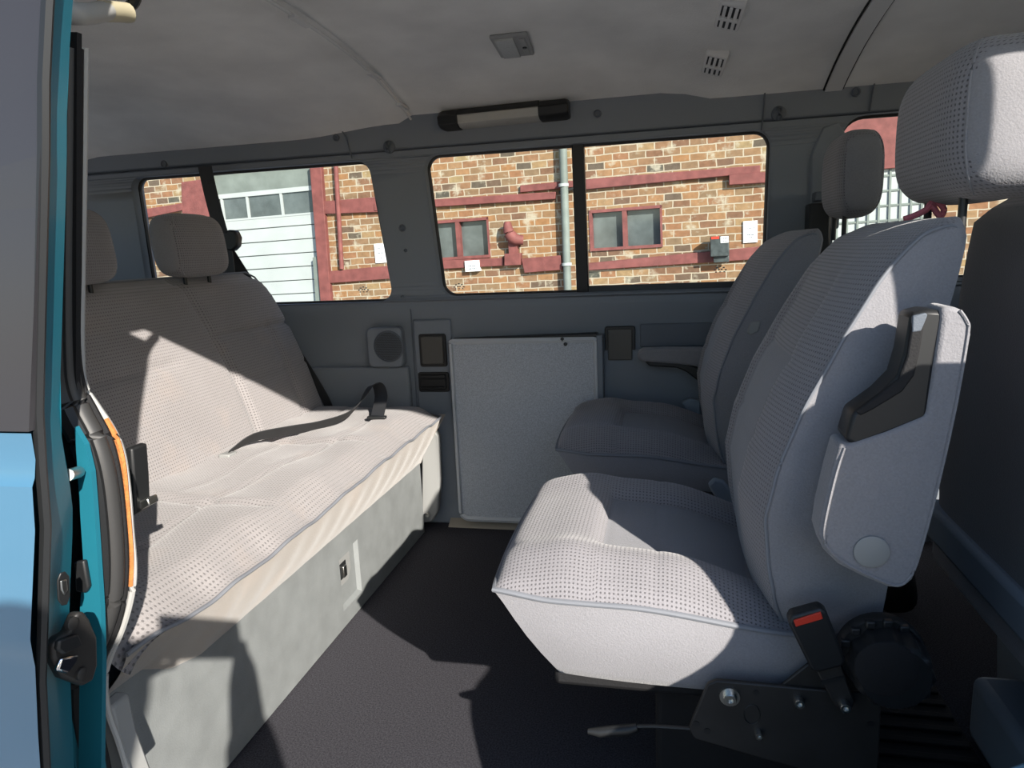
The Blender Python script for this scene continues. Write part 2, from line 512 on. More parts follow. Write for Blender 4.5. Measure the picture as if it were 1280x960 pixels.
# strip across the roof beside the cab
mb = MB()
for xx, dz, ww in ((.405, .004, .0045), (.452, .004, .0045)):
    mb.tube([(xx + .0 * y, y, ceil_z(xx, y) - .001) for y in [.7 + k * .0568 for k in range(26)]], ww * .6, 6)
st = MB().grid(1, 26, lambda a, b: (lerp(.407, .450, a), lerp(.7, 2.12, b), ceil_z(.43, lerp(.7, 2.12, b)) - .006)).build('trim_1', M['liner_trim'])
struct(st); mb.build('strip_seam', M['black_matt'], st)
# roof skin
struct(MB().box((-2.1, .60, 1.45), (2.5, 2.2, 1.47)).build('roof', M['teal'], smooth=False))

# near side of the van, with the open sliding doorway
mb = MB()
Y0, Y1 = .585, .625
mb.box((-2.1, Y0, -.3), (-.66, Y1, 1.35))                     # body behind the doorway
mb.prism([(-2.1, Y0, 1.305), (.66, Y0, 1.305), (.66, Y0, 1.40), (2.5, Y0, 1.40), (2.5, Y0, 1.46), (-2.1, Y0, 1.46)], (0, Y1 - Y0, 0))   # roof rail, stepped up at the front to let sun onto the headrest
pill = smooth_path([(.05, .55, .10), (.06, .55, .22), (.113, .55, .32), (.195, .55, .432), (.305, .55, .505), (.40, .55, .61), (.425, .55, .75), (.455, .55, .89), (.50, .55, .935)], 5)
pillar_shade_outline = [(.05, .55, -.3)] + pill + [(.60, .55, .935), (.60, .55, 1.40), (.725, .55, 1.40), (.725, .55, 1.13), (.96, .55, 1.13), (.96, .55, 1.40), (1.9, .55, 1.40), (1.9, .55, -.3)]  # invented outline: curve, step and slot shape the sun on seat and headrest
mb.prism([(-.66, Y0, -.3), (1.9, Y0, -.3), (1.9, Y0, -.02), (-.66, Y0, -.02)], (0, Y1 - Y0, 0))       # sill
mb.prism([(-.66, Y0, 1.15), (-.57, Y0, 1.235), (-.49, Y0, 1.30), (-.47, Y0, 1.31), (-.66, Y0, 1.31)], (0, Y1 - Y0, 0))  # rounded corner
wr = struct(mb.build('wall_right', M['teal'], smooth=False))
struct(MB().prism(pillar_shade_outline, (0, .03, 0)).build('pillar_shade', M['blue'], smooth=False, bevel=.004))  # unseen pillar panel, shaped to cast the shade on the near seat
# rear and front ends
mb = MB(); mb.box((-2.12, .6, -.3), (-2.09, 2.25, .78)); mb.box((-2.12, .6, 1.2), (-2.09, 2.25, 1.4)); mb.box((-2.12, .6, .78), (-2.09, .8, 1.2)); mb.box((-2.12, 2.05, .78), (-2.09, 2.25, 1.2))
struct(mb.build('wall_rear', M['slate'], smooth=False))
struct(MB().box((1.86, .6, -.3), (1.90, 2.25, .88)).build('wall_front', M['slate_dark'], smooth=False))

# ---------------- C-pillar edge of the doorway, with rubber seal and its trims
def door_path(pix, y): return smooth_path([on(a, b, 'y', y) for a, b in pix], 5)


pil = [(92, 60), (91, 200), (90, 330), (91, 430), (95, 480), (108, 515), (126, 550), (138, 590), (145, 640), (149, 700), (147, 745), (138, 780), (124, 815), (116, 850), (117, 890), (126, 960), (136, 1010)]
seal = struct(MB().tube(door_path([(a - 8, b) for a, b in pil], .615), .0115, 10).build('trim_2', M['rubber']))
seal2 = [(a - 24, b + 4) for a, b in pil]
MB().tube(door_path([(a - 6, b) for a, b in [(102, 60), (101, 200), (100, 330), (99, 430), (106, 482), (122, 515), (140, 550), (150, 590), (156, 640), (160, 700), (157, 748), (148, 786), (132, 822), (124, 856), (126, 895), (138, 960), (150, 1010)]], .630), .006, 8).build('seal_inner_lip', M['black_matt'], seal)
MB().tube(door_path(seal2, .600), .011, 8).build('seal_outer_lip', M['black'], seal)
edge_pix = [(109, 60), (107, 200), (105, 330), (104, 430), (108, 480), (124, 508), (142, 535), (155, 565), (162, 610), (166, 660), (170, 710), (167, 745), (156, 785), (140, 822), (134, 850), (138, 890), (152, 930), (168, 985)]
MB().tube(door_path([(a - 3, b) for a, b in edge_pix], .645), .004, 8).build('grey_edge_trim', M['ivory'], seal)
fp = [(132, 524), (146, 549), (154, 580), (158, 620), (162, 665), (164, 700), (163, 732)]
MB().tube(door_path(fp, .640), .0032, 6).build('orange_foam_strip', M['foam'], seal)
# outer body flange behind the door
fl = [(93, 534), (106, 556), (114, 590), (118, 640), (122, 700), (126, 760), (128, 820), (126, 1000), (98, 1000), (100, 760), (104, 700), (100, 640), (97, 590)]
fl3 = [on(a, b, 'y', .583) for a, b in fl]
struct(MB().prism(fl3, (0, .006, 0)).build('trim_3', M['teal'], smooth=False))
struct(MB().prism([on(a, b, 'y', .612) for a, b in ((60, 40), (96, 40), (95, 480), (112, 560), (118, 760), (116, 1000), (60, 1000))], (0, .006, 0)).build('gap_shade', M['black_matt'], smooth=False))  # black sheet standing in for the shade in the gap behind the door
# inner pillar cover seen low, beside the bench
lp = [(140, 885), (150, 930), (170, 985), (140, 1000), (126, 960), (124, 880)]
struct(MB().prism([on(a, b, 'y', .66) for a, b in lp], (0, .03, 0)).build('trim_4', M['bracket'], bevel=.004))

# ---------------- far wall fittings that are one with the trim
def seam(name, pix, y, r=.0022, m='slate_dark'):
    o = MB().tube([on(a, b, 'y', wall_y(on(a, b, 'y', 2.17).z) - .0003) for a, b in pix], r, 6).build(name, M[m], wall_left); return o


seam('panel_seam', [(513, 386), (516, 430), (520, 490), (522, 520)], 2.2)
seam('panel_seam', [(420, 152), (433, 172), (440, 198)], 2.12)
seam('panel_seam', [(957, 104), (955, 130), (952, 163)], 2.12)
seam('panel_seam', [(1096, 90), (1090, 120), (1087, 140)], 2.12)
seam('panel_seam', [(400, 484), (450, 485), (515, 487)], 2.2, .002)
# ledge behind the bench, armrest ledge and map pocket by the second seat
mb = MB(); mb.prism([(-1.9, 2.2, .545), (-1.9, 2.2, .605), (-1.9, 2.18, .565), (-1.9, 2.16, .545), (-1.9, 2.155, .53), (-1.9, 2.2, .50)], (.93, 0, 0))
mb = MB(); mb.box((-1.9, 2.172, .30), (-.835, 2.20, .548)); mb.build('lower_trim_panel', M['slate'], wall_left, bevel=.008)
mb = MB(); mb.box((-.815, 2.188, 0), (-.685, 2.20, .70)); mb.build('bay_trim', M['slate'], wall_left, bevel=.006)
mb = MB(); mb.box((-.197, 2.186, 0), (.50, 2.20, .595)); mb.build('lower_trim_panel', M['slate'], wall_left, bevel=.008)
mb = MB(); mb.box((-.083, 2.192, .60), (.42, 2.202, .672)); mb.build('map_pocket', M['slate_dark'], wall_left, bevel=.004)
# window-surround pillar covers: shallow bulges beside the middle window
mb = MB(); mb.prism([(.395, wall_y(.95) - .004, .93), (.47, wall_y(.95) - .004, .93), (.47, wall_y(1.18) - .004, 1.18), (.45, wall_y(1.21) - .004, 1.21), (.41, wall_y(1.2) - .004, 1.20), (.385, wall_y(1.14) - .004, 1.13)], (0, .02, 0))
mb.build('belt_cover', M['slate'], wall_left, bevel=.005)
mb = MB(); mb.box((.375, 2.09, .86), (.43, 2.16, 1.0)); mb.build('belt_outlet', M['black'], wall_left, bevel=.006)
mb = MB(); mb.box((.39, 2.10, 1.005), (.425, 2.15, 1.03)); mb.build('belt_slot', M['slate_dark'], wall_left, bevel=.004)
for a, b, r in ((420, 172, .011), (747, 142, .011), (1055, 98, .011), (1070, 115, .012), (503, 285, .012), (507, 313, .006), (503, 371, .006), (205, 205, .012)):
    c = on(a, b, 'y', wall_y(on(a, b, 'y', 2.16).z))
    MB().lathe(c + Vector((0, .002, 0)), (0, -1, 0), [(0, r), (.004, r), (.006, r * .75), (.003, r * .5), (.003, .0)], 16).build('trim_screw', M['slate_dark'], wall_left)
for a, b in ((487, 184), (973, 142)):
    c = on(a, b, 'y', wall_y(on(a, b, 'y', 2.14).z)); t = thing('belt_hook', 'dark oval coat hook on the trim above ' + ('the pillar between the side windows' if a < 600 else 'the right end of the middle window'), 'hook', c, 'coat hooks along the window tops')
    MB().lathe(c, (0, -1, 0), [(0, .019), (.006, .019), (.010, .014), (.010, .0)], 18).build('hook_plate', M['slate_dark'], t)
    mb = MB().tube([c + Vector((0, -.008, .012)), c + Vector((0, -.022, .006)), c + Vector((0, -.024, -.008)), c + Vector((0, -.012, -.014))], .006, 8); mb.build('hook_peg', M['slate_dark'], t)

# beige floor edge by the table
struct(MB().prism([(-.725, 2.155, .001), (-.40, 2.155, .001), (-.40, 2.20, .028), (-.725, 2.20, .028)], (0, .004, .004)).build('trim_5', M['beige'], smooth=False))

# ================================================================== fittings on the far wall
# removable folding table clipped against the wall
t = thing('folding_table', 'speckled grey folding table top clipped upright against the side wall', 'table', (-.445, 2.17, .04))
def rrect(x0, x1, z0, z1, y, rb, rtp, n=6):
    pts = []
    for cx, cz, r, a0 in ((x1 - rb, z0 + rb, rb, -90), (x1 - rtp, z1 - rtp, rtp, 0), (x0 + rtp, z1 - rtp, rtp, 90), (x0 + rb, z0 + rb, rb, 180)):
        for k in range(n + 1):
            a = radians(a0 + 90 * k / n); pts.append(Vector((cx + r * cos(a), y, cz + r * sin(a))))
    return pts
MB().prism(rrect(-.676, -.215, .037, .632, 2.150, .03, .008), (0, .025, 0)).build('table_top', M['speckle'], t, bevel=.003)
lp = rrect(-.676, -.215, .037, .632, 2.1505, .03, .008)
MB().tube(lp, .007, 6, closed=True, flat=(.0075, .010)).build('edge_strip', M['edge'], t)
MB().prism([(-.212, 2.145, .03), (-.193, 2.145, .03), (-.193, 2.145, .645), (-.212, 2.145, .645)], (0, .05, 0)).build('support_post', M['slate'], t, bevel=.004)
MB().prism([(-.675, 2.152, .634), (-.21, 2.152, .640), (-.21, 2.152, .650), (-.675, 2.152, .640)], (0, .04, 0)).build('hanging_rail', M['black'], t, bevel=.002)
for a, b in ((703, 424), (707, 430)):
    c = on(a, b, 'y', 2.148); MB().lathe(c, (0, -1, 0), [(0, .006), (.004, .006), (.006, .0)], 12).build('rivet', M['black'], t)

# loudspeaker
t = thing('wall_speaker', 'dark square loudspeaker with round mesh grille in the side trim', 'speaker', (-.906, 2.19, .613))
MB().prism(rrect(-.968, -.845, .548, .681, 2.158, .02, .02), (0, .04, 0)).build('speaker_housing', M['slate'], t, bevel=.006)
c = on(486, 433, 'y', 2.157)
MB().lathe(c, (0, -1, 0), [(0, .052), (.003, .052), (.004, .049), (.0015, .048), (.0015, .0)], 36).build('speaker_rim', M['slate_dark'], t)
gr = MB()
for i in range(-11, 12):
    for j in range(-11, 12):
        dx, dz = i * .0042 + (.0021 if j % 2 else 0), j * .0040
        if dx * dx + dz * dz < .046 ** 2: gr.box((c.x + dx - .0011, 2.1538, c.z + dz - .0011), (c.x + dx + .0011, 2.1552, c.z + dz + .0011))
gr.build('grille', M['black'], t, smooth=False)

# ashtrays / sockets
def ashtray(x0, x1, z0, z1, label, lidm, y=2.186):
    t = thing('ashtray', label, 'ashtray', ((x0 + x1) / 2, y, z0), 'lidded ashtrays in the side trim')
    fr = MB(); loop = rrect(x0, x1, z0, z1, y - .004, .008, .008); fr.prism(loop, (0, .01, 0)); fr.build('surround', M['black'], t, bevel=.002)
    MB().prism(rrect(x0 + .009, x1 - .009, z0 + .009, z1 - .007, y - .012, .005, .005), (0, .012, 0)).build('lid', lidm, t, bevel=.003)
    return t
a1 = ashtray(-.795, -.703, .546, .654, 'brown-grey square ashtray lid between the speaker and the table', M['ashtray'])
a2 = ashtray(-.806, -.70, .462, .528, 'small black slotted ashtray below the brown-grey lid', M['black'])
for k in range(2):
    MB().box((-.795, 2.166, .505 - k * .028), (-.712, 2.175, .510 - k * .028)).build('slot_ridge', M['black'], a2, bevel=.002)
ashtray(-.190, -.097, .553, .666, 'brown-grey square ashtray lid to the right of the table', M['ashtray'], 2.192)

# interior strip lamp above the middle window
t = thing('strip_lamp', 'long dark-ended strip lamp with clear lens above the middle window', 'lamp', (-.465, 2.10, 1.29))
A = on(551, 152, 'y', 2.10); B = on(712, 136, 'y', 2.10)
def lamp_sec(x, z, s): return [Vector((x, 2.125, z + .028 * s)), Vector((x, 2.085 - .0, z + .026 * s)), Vector((x, 2.062, z + .008 * s)), Vector((x, 2.066, z - .016 * s)), Vector((x, 2.085, z - .025 * s)), Vector((x, 2.14, z - .026 * s))]
def lamp_z(x): return lerp(A.z, B.z, (x - A.x) / (B.x - A.x))
for nm, xs, mm in (('end_cap', (A.x, A.x + .012, A.x + .06), 'black'), ('end_cap', (B.x - .085, B.x - .012, B.x), 'black')):
    MB().rings([lamp_sec(x, lamp_z(x), s) for x, s in zip(xs, (.85, 1, 1) if xs[0] == A.x else (1, 1, .85))]).build(nm, M[mm], t, bevel=.003)
MB().rings([[p + Vector((0, .004, 0)) for p in lamp_sec(x, lamp_z(x), .93)] for x in (A.x + .058, B.x - .08)]).build('lens', M['lens'], t, bevel=.002)
MB().prism([(A.x + .06, 2.064, lamp_z(A.x) + .008), (B.x - .085, 2.064, lamp_z(B.x) + .008), (B.x - .085, 2.085, lamp_z(B.x) + .027), (A.x + .06, 2.085, lamp_z(A.x) + .027)], (0, .02, .002)).build('hood', M['black'], t)

# dome lamp
zz = lambda p: ceil_z(p[0], p[1])
def ceil_pt(px, py):
    d = ray(px, py); t0 = .8
    while t0 < 3:
        p = EYE + d * t0
        if p.z > ceil_z(p.x, p.y): break
        t0 += .002
    return p
t = thing('dome_lamp', 'small square cream dome lamp with switch on the headliner', 'lamp', ceil_pt(640, 52))
q = [ceil_pt(a, b) for a, b in ((611, 43), (659, 38), (668, 64), (626, 68))]
def shrink(P, k): c = sum(P, Vector()) / len(P); return [c + (p - c) * k for p in P]
MB().prism(q, (0, 0, -.010)).build('bezel', M['ivory'], t, bevel=.004)
l4 = [q[0].lerp(q[1], .08), q[0].lerp(q[1], .64), q[3].lerp(q[2], .64), q[3].lerp(q[2], .08)]
l4 = [p.lerp(sum(l4, Vector()) / 4, .1) for p in l4]
MB().prism([p + Vector((0, 0, -.008)) for p in l4], (0, 0, -.006)).build('lens', M['lens'], t, bevel=.002)
s4 = [q[0].lerp(q[1], .72), q[0].lerp(q[1], .93), q[3].lerp(q[2], .93), q[3].lerp(q[2], .72)]
s4 = [p.lerp(sum(s4, Vector()) / 4, .25) for p in s4]
MB().prism([p + Vector((0, 0, -.008)) for p in s4], (0, 0, -.005)).build('switch', M['ivory'], t, bevel=.002)
c = sum(s4, Vector()) / 4; MB().lathe(c + Vector((0, 0, -.012)), (0, 0, -1), [(0, .006), (.003, .005), (.003, 0)], 12).build('switch_button', M['black'], t)

# air vents
for k, (pix, lab) in enumerate((([(902, 5), (918, -4), (930, 2), (920, 37), (898, 28)], 'grey slatted air vent in the headliner, nearer the doorway'), ([(886, 62), (901, 56), (908, 70), (899, 99), (878, 88)], 'grey slatted air vent in the headliner, nearer the side windows'))):
    c = ceil_pt(sum(p[0] for p in pix) / 5, sum(p[1] for p in pix) / 5)
    t = thing('air_vent', lab, 'vent', c, 'air vents in the headliner')
    # the vent face tips towards the rear of the cabin
    n = Vector((-.30, -.30, -1)).normalized(); ux = Vector((0, 1, 0)); ux = (ux - n * ux.dot(n)).normalized(); vx = n.cross(ux)
    L, W = .048, .027
    P = lambda a, b, d: c + ux * a * L + vx * b * W + n * d
    MB().prism([P(-1, -1, -.03), P(1, -1, -.03), P(1, 1, -.03), P(-1, 1, -.03)], n * .046).build('vent_frame', M['liner_trim'], t, bevel=.006)
    MB().prism([P(-.78, -.72, .0145), P(.78, -.72, .0145), P(.78, .72, .0145), P(-.78, .72, .0145)], n * .002).build('vent_cavity', M['black'], t)
    for b in (-.45, 0, .45):
        MB().prism([P(-.78, b - .13, .015), P(.78, b - .13, .015), P(.78, b + .13, .015), P(-.78, b + .13, .015)], n * .006).build('slat', M['liner_trim'], t, bevel=.001)
    MB().prism([P(-.09, -.72, .0165), P(.09, -.72, .0165), P(.09, .72, .0165), P(-.09, .72, .0165)], n * .006).build('slat_bar', M['liner_trim'], t, bevel=.001)

# ================================================================== SEATS
def make_headrest(root, yc, hw, xf, xr, z0, z1, face, posts=True, dotm='dot', sidem='plain', lean=0):
    """face = -1 faces the rear bench, +1 faces forward"""
    rings = []; n = 60; m_ = 30
    for i in range(m_ + 1):
        u = -cos(pi * i / m_); z = lerp(z0, z1, (u + 1) / 2)
        k = max((1 - abs(u) ** 3.4), 0) ** (1 / 2.6); k = max(k, .03)
        ku = max(1 - abs(u) ** 6, 0) ** .3; ku = max(ku, .05)
        w = hw * ku * (1 - .06 * (u > 0) * u * u); d = (xr - xf) / 2 * k
        cx = (xf + xr) / 2 + lean * (z - z0)
        r_ = []
        for j in range(n):
            a = 2 * pi * j / n
            yy = yc + w * sg(cos(a), .36); xx = cx + face * d * sg(sin(a), .62)
            r_.append(Vector((xx, yy, z)))
        rings.append(r_)
    h = MB().rings(rings, uv=arc_uv(rings, n // 4)).build('headrest', [M[dotm], M[sidem]], root, matfn=lambda c, nn: 1 if abs(nn.y) > .72 else 0, angle=80)
    for k1 in ((.115, .885) if False else (1, -1)):
        j1 = round(n * 41 / 360) if k1 > 0 else round(n * 139 / 360)
        j2 = (n - j1) % n
        P = [rings[i][j1] for i in range(4, m_ - 3)] + [rings[i][j2] for i in range(m_ - 4, 3, -1)]
        MB().tube(P, .0016, 6, closed=True).build('seam', M['plain'], h)
    if posts:
        for s in (-1, 1):
            MB().lathe((lerp(xf, xr, .28 if face < 0 else .5), yc + s * hw * .45, z0 - .05), (0, 0, 1), [(0, .0055), (.08, .0055)], 12).build('headrest_post', M['black'], h)
    return h


FRONT = [(.36, .165), (.42, .142), (.48, .130), (.55, .124), (.62, .138), (.70, .168), (.79, .214), (.86, .255), (.90, .290), (.925, .325)]
REAR = [(.36, .300), (.45, .300), (.60, .312), (.70, .325), (.83, .355), (.90, .372), (.925, .372)]
WID = [(.36, .205), (.45, .235), (.60, .242), (.75, .236), (.86, .222), (.925, .205)]


def seat_back(root, yc, dx, wk=1.0):
    half = [(q / 22, 'f') for q in range(23)] + [(q / 8, 's') for q in range(1, 9)] + [(q / 6, 'r') for q in range(1, 7)]
    def ring(z, kw, kd):
        xf, xr, w = interp(FRONT, z), interp(REAR, z), interp(WID, z) * wk * kw
        c = (xf + xr) / 2; pts = []
        for t_, kind in half:
            if kind == 'f':
                q = t_; b = q
                env = smst(.38, .5, z) * (1 - smst(.80, .90, z))
                xx = xf - .028 * (1 - q ** 2.6)
                xx += (.010 * (1 - smst(.40, .50, b))) * env
                xx += .004 * exp(-((b - .46) / .03) ** 2) * env
                xx += .006 * exp(-((z - .745) / .006) ** 2) * (1 - smst(.5, .8, b)) + .004 * exp(-((z - .63) / .005) ** 2) * (1 - smst(.5, .8, b))
            elif kind == 's':
                q = 1 - .03 * t_ + .02 * sin(pi * t_); xx = lerp(xf, xr - .02, t_)
            else:
                q = .97 * (1 - t_); xx = xr - .02 * (q / .97) ** 4
            xx = c + (xx - c) * kd
            pts.append((w * q, xx + dx))
        R_ = [Vector((x, yc - y, z)) for y, x in pts]
        L_ = [Vector((x, yc + y, z)) for y, x in pts[1:-1]][::-1]
        return R_ + L_
    zs = [.36 + .545 * i / 40 for i in range(41)]
    rings = [ring(z, 1, 1) for z in zs] + [ring(z, a, b) for z, a, b in ((.914, .985, .93), (.922, .96, .78), (.927, .93, .52), (.929, .88, .2))]
    def mf(c, nn):
        b = abs(c.y - yc) / (.24 * wk)
        if nn.x > .3 or (abs(nn.y) > .75 and c.z < .915): return 1
        if b < .45 and .42 < c.z < .745 and nn.x < -.3: return 2
        return 0
    back = MB().rings(rings, uv=arc_uv(rings, 0)).build('backrest', [M['dot'], M['plain'], M['panel']], root, matfn=mf, angle=50)
    for s in (-1, 1):
        P = []
        for z in [.37 + k * .02 for k in range(28)]:
            P.append(Vector((interp(FRONT, z) + dx + .001, yc + s * interp(WID, z) * wk * 1.003, z)))
        w = interp(WID, .925) * wk
        P += [Vector((interp(FRONT, .925) + dx + .010, yc + s * w * .985, .918)), Vector((interp(REAR, .90) + dx - .030, yc + s * w * .975, .912))]
        MB().tube(smooth_path(P, 3), .0026, 8).build('piping', M['piping'], back)
    return back


def seat_cushion(root, yc, dx, hw=.245, zp=.418, dz=0):
    X0, X1 = -.262 + dx, .215 + dx; zp += dz
    def plan(a, b):   # square to rounded plan
        k = .16
        return (a * (1 - k + k * sqrt(1 - b * b / 2)), b * (1 - k + k * sqrt(1 - a * a / 2)))
    def rim_z(a):     # piping line drops to the back
        return zp - .004 - .030 * smst(-.2, 1, a) + .008 * smst(-.6, -1, a)
    def top(s, t):
        a, b = -1 + 2 * s, -1 + 2 * t; pa, pb = plan(a, b)
        x = lerp(X0, X1, (pa + 1) / 2); y = yc + pb * hw
        edge = (1 - abs(b) ** 6) ** .5 * (1 - abs(min(a, 0)) ** 7) ** .5
        z = rim_z(a) + .034 * edge
        bo = abs(b)
        z += edge * (.016 * exp(-((bo - .70) / .17) ** 2) - .012 * (1 - smst(.40, .56, bo)) * smst(-.42, -.30, a))
        z += edge * .022 * exp(-((a + .55) / .22) ** 2) * .6
        z -= edge * (.007 * exp(-((bo - .47) / .028) ** 2) * smst(-.36, -.26, a) + .006 * exp(-((a + .33) / .022) ** 2) * (1 - smst(.45, .55, bo)))
        z -= edge * .004 * exp(-((a - .02) / .015) ** 2)
        z -= .035 * smst(.1, 1, a) * edge
        return Vector((x, y, z))
    rows = grid_rows(60, 56, top); _uv = row_uv(rows, 28); mb = MB().grid(60, 56, top, uvfn=lambda s, t: _uv[round(s * 60) * 57 + round(t * 56)])
    def mf(c, nn):
        a = (c.x - X0) / (X1 - X0) * 2 - 1; b = abs(c.y - yc) / hw
        return 1 if (a > -.33 and b < .47) else 0
    cu = mb.build('seat_cushion', [M['dot'], M['panel']], root, matfn=mf, angle=80)
    # perimeter ring
    per = []
    N = 30
    for k in range(N): per.append((-1, 1 - 2 * k / N))
    for k in range(N): per.append((-1 + 2 * k / N, -1))
    for k in range(N): per.append((1, -1 + 2 * k / N))
    for k in range(N): per.append((1 - 2 * k / N, 1))
    rim = []
    for a, b in per:
        pa, pb = plan(a, b); rim.append(Vector((lerp(X0, X1, (pa + 1) / 2), yc + pb * hw, rim_z(a))))
    MB().tube(rim, .0042, 8, closed=True).build('piping', M['piping'], cu)
    rings = []; uvs = []
    B0, B1 = -.165 + dx, .215 + dx
    for i, s in enumerate((0, .12, .3, .5, .7, .88, .97, 1.0)):
        r = []
        for (a, b), p in zip(per, rim):
            pa, pb = plan(a, b); sink = s if s < .97 else .97
            bx = lerp(B0, B1, (pa + 1) / 2); by = yc + pb * hw * .93
            z = lerp(p.z - .002, .282 + dz, s)
            e = s ** .9
            bulge = .010 * sin(pi * s)
            x = lerp(p.x, bx, e) + pa * bulge * .4; y = lerp(p.y, by, e) + pb * bulge
            if s == 1.0: x = lerp(x, (B0 + B1) / 2, .04); y = lerp(y, yc, .05)
            r.append(Vector((x, y, z))); uvs.append((a * .25 + b * .25, z))
        rings.append(r)
    MB().rings(rings, uv=uvs).build('seat_skirt', M['plain'], root, angle=60)


def bolt(parent, c, r, mm='steel', washer=0):
    c = Vector(c); prof = ([(0, washer), (.003, washer), (.003, r)] if washer else [(0, r)]) + [(.010, r), (.011, r * .9), (.011, r * .5), (.007, r * .45), (.007, 0)]
    return MB().lathe(c, (0, -1, 0), prof, 20).build('bolt', M[mm], parent)


# ---- the seat beside the doorway
NY = 1.170
s1 = thing('captain_seat', 'grey velour captain seat nearest the doorway, armrest folded up, black side plate', 'seat', (.05, NY, 0), 'rear-facing captain seats')
seat_cushion(s1, NY, 0)
seat_back(s1, NY, 0)
make_headrest(s1, 1.130, .145, .338, .490, .948, 1.150, -1)
# pedestal and rails under the cushion
MB().box((-.17, NY - .21, .258), (.22, NY + .21, .285)).build('seat_pan', M['black_matt'], s1, bevel=.008)
MB().box((-.02, NY - .16, 0), (.30, NY + .17, .258)).build('pedestal', M['black_matt'], s1, bevel=.01)
# side plate
ppy = .902
pp = [(896, 851), (1040, 864), (1098, 869), (1102, 880), (1098, 975), (1075, 990), (1020, 967), (940, 945), (868, 924), (861, 912), (866, 898), (884, 856)]
sp = MB().prism([on(a, b, 'y', ppy) for a, b in pp], (0, .008, 0)).build('side_plate', M['plate'], s1, bevel=.002)
bolt(sp, on(912, 870, 'y', ppy), .0085, washer=.0135)
bolt(sp, on(998, 875, 'y', ppy), .0065)
bolt(sp, on(948, 915, 'y', ppy), .005)
for a, b, r in ((870, 905, .0045), (884, 914, .0045), (945, 866, .004), (1088, 905, .004)):
    MB().lathe(on(a, b, 'y', ppy - .0006), (0, -1, 0), [(0, r), (.0006, r), (.0006, 0)], 14).build('plate_hole', M['black'], sp)
MB().tube([on(940 + 10 * cos(k * pi / 8), 893 + 12 * sin(k * pi / 8), 'y', ppy - .0005) for k in range(16)], .0008, 6, closed=True).build('stamped_ring', M['black'], sp)
# hidden bracket behind buckle
MB().prism([on(a, b, 'y', .908) for a, b in ((975, 858), (1010, 830), (1052, 838), (1060, 866))], (0, .006, 0)).build('bracket', M['plate'], s1, bevel=.002)
# buckle on its stalk
by = .872
bk = [(989, 770), (1026, 760), (1034, 766), (1058, 826), (1053, 834), (1022, 842), (1014, 838), (985, 779)]
bu = MB().prism([on(a, b, 'y', by) for a, b in bk], (0, .022, 0)).build('belt_buckle', M['black'], s1, bevel=.004, seg=3)
MB().prism([on(a, b, 'y', by - .002) for a, b in ((992, 776), (1026, 765), (1029, 774), (1009, 780), (995, 784))], (0, .006, 0)).build('release_button', M['red'], bu, bevel=.001)
stalk = [(1020, 838), (1050, 829), (1064, 866), (1069, 878), (1065, 888), (1056, 890), (1046, 886), (1040, 876)]
sk = MB().prism([on(a, b, 'y', .888) for a, b in stalk], (0, .006, 0)).build('buckle_stalk', M['plate'], bu, bevel=.002)
MB().prism([on(a, b, 'y', .887) for a, b in ((1026, 852), (1053, 845), (1055, 849), (1028, 857))], (0, .002, 0)).build('stalk_slot', M['black'], sk)
bolt(sk, on(1055, 880, 'y', .888), .0065)
# recline knob
kc = on(1098, 812, 'y', .915)
kn = MB().lathe(kc, (0, -1, 0), [(0, .053), (.012, .053), (.016, .050), (.016, .047)], 40).build('recline_base', M['black'], s1)
kc2 = on(1108, 826, 'y', .90)
rings = []
for d, r in ((0, .048), (.028, .046), (.036, .044), (.040, .040), (.040, .038)):
    rings.append([kc2 + Vector((0, -d, 0)) + Vector((cos(2 * pi * k / 72), 0, sin(2 * pi * k / 72))) * (r + (.0018 * cos(k * pi / 3) if d < .04 else 0)) for k in range(72)])
kb = MB().rings(rings).build('recline_knob', M['black'], s1, angle=30)
MB().lathe(on(1108, 836, 'y', .862), (0, -1, 0), [(0, .037), (.002, .036), (.003, .033), (.003, 0)], 40).build('knob_cap', M['black_matt'], kb)
for k in range(5):
    a = radians(60 + k * 25)
    c = kc + Vector((cos(a) * .047, -.015, sin(a) * .047))
    MB().box(c + Vector((-.006, -.006, -.005)), c + Vector((.006, .004, .005))).build('knob_lug', M['black'], kn, bevel=.002)
# lever
MB().tube(smooth_path([on(a, b, 'y', .905) for a, b in ((868, 911), (820, 908), (796, 908))], 4), .003, 8).build('lever_rod', M['black'], s1)
MB().tube([on(a, b, 'y', .905) for a, b in ((797, 909), (785, 912), (750, 915), (735, 914))], [.006, .0085, .0075, .004], 10).build('adjust_lever', M['black'], s1)
# armrest folded upright
ay = .845
body = [(1176, 385), (1190, 382), (1204, 388), (1213, 400), (1215, 418), (1200, 500), (1185, 570), (1168, 640), (1150, 705), (1141, 726), (1128, 736), (1112, 735), (1080, 722), (1048, 706), (1030, 688), (1024, 668), (1028, 640), (1040, 590), (1050, 555), (1062, 556), (1110, 540), (1158, 520), (1166, 470), (1176, 400)]
ar = MB().prism([on(a, b, 'y', ay) for a, b in body], (0, .052, 0)).build('armrest', [M['plain'], M['dot']], s1, bevel=.010, seg=3)
rim = [on(a, b, 'y', ay - .0005) for a, b in [(1200, 388), (1209, 402), (1210, 418), (1196, 500), (1181, 570), (1164, 640), (1146, 703), (1137, 722), (1126, 731), (1112, 730), (1082, 717), (1052, 701), (1035, 685), (1030, 668), (1034, 640), (1046, 590), (1056, 560)]]
MB().tube(smooth_path(rim, 3), .0018, 6).build('armrest_seam', M['plain'], ar)
MB().lathe(on(1089, 689, 'y', ay), (0, -1, 0), [(0, .0195), (.003, .0195), (.0042, .017), (.0042, 0)], 32).build('pivot_cover', M['bracket'], ar)
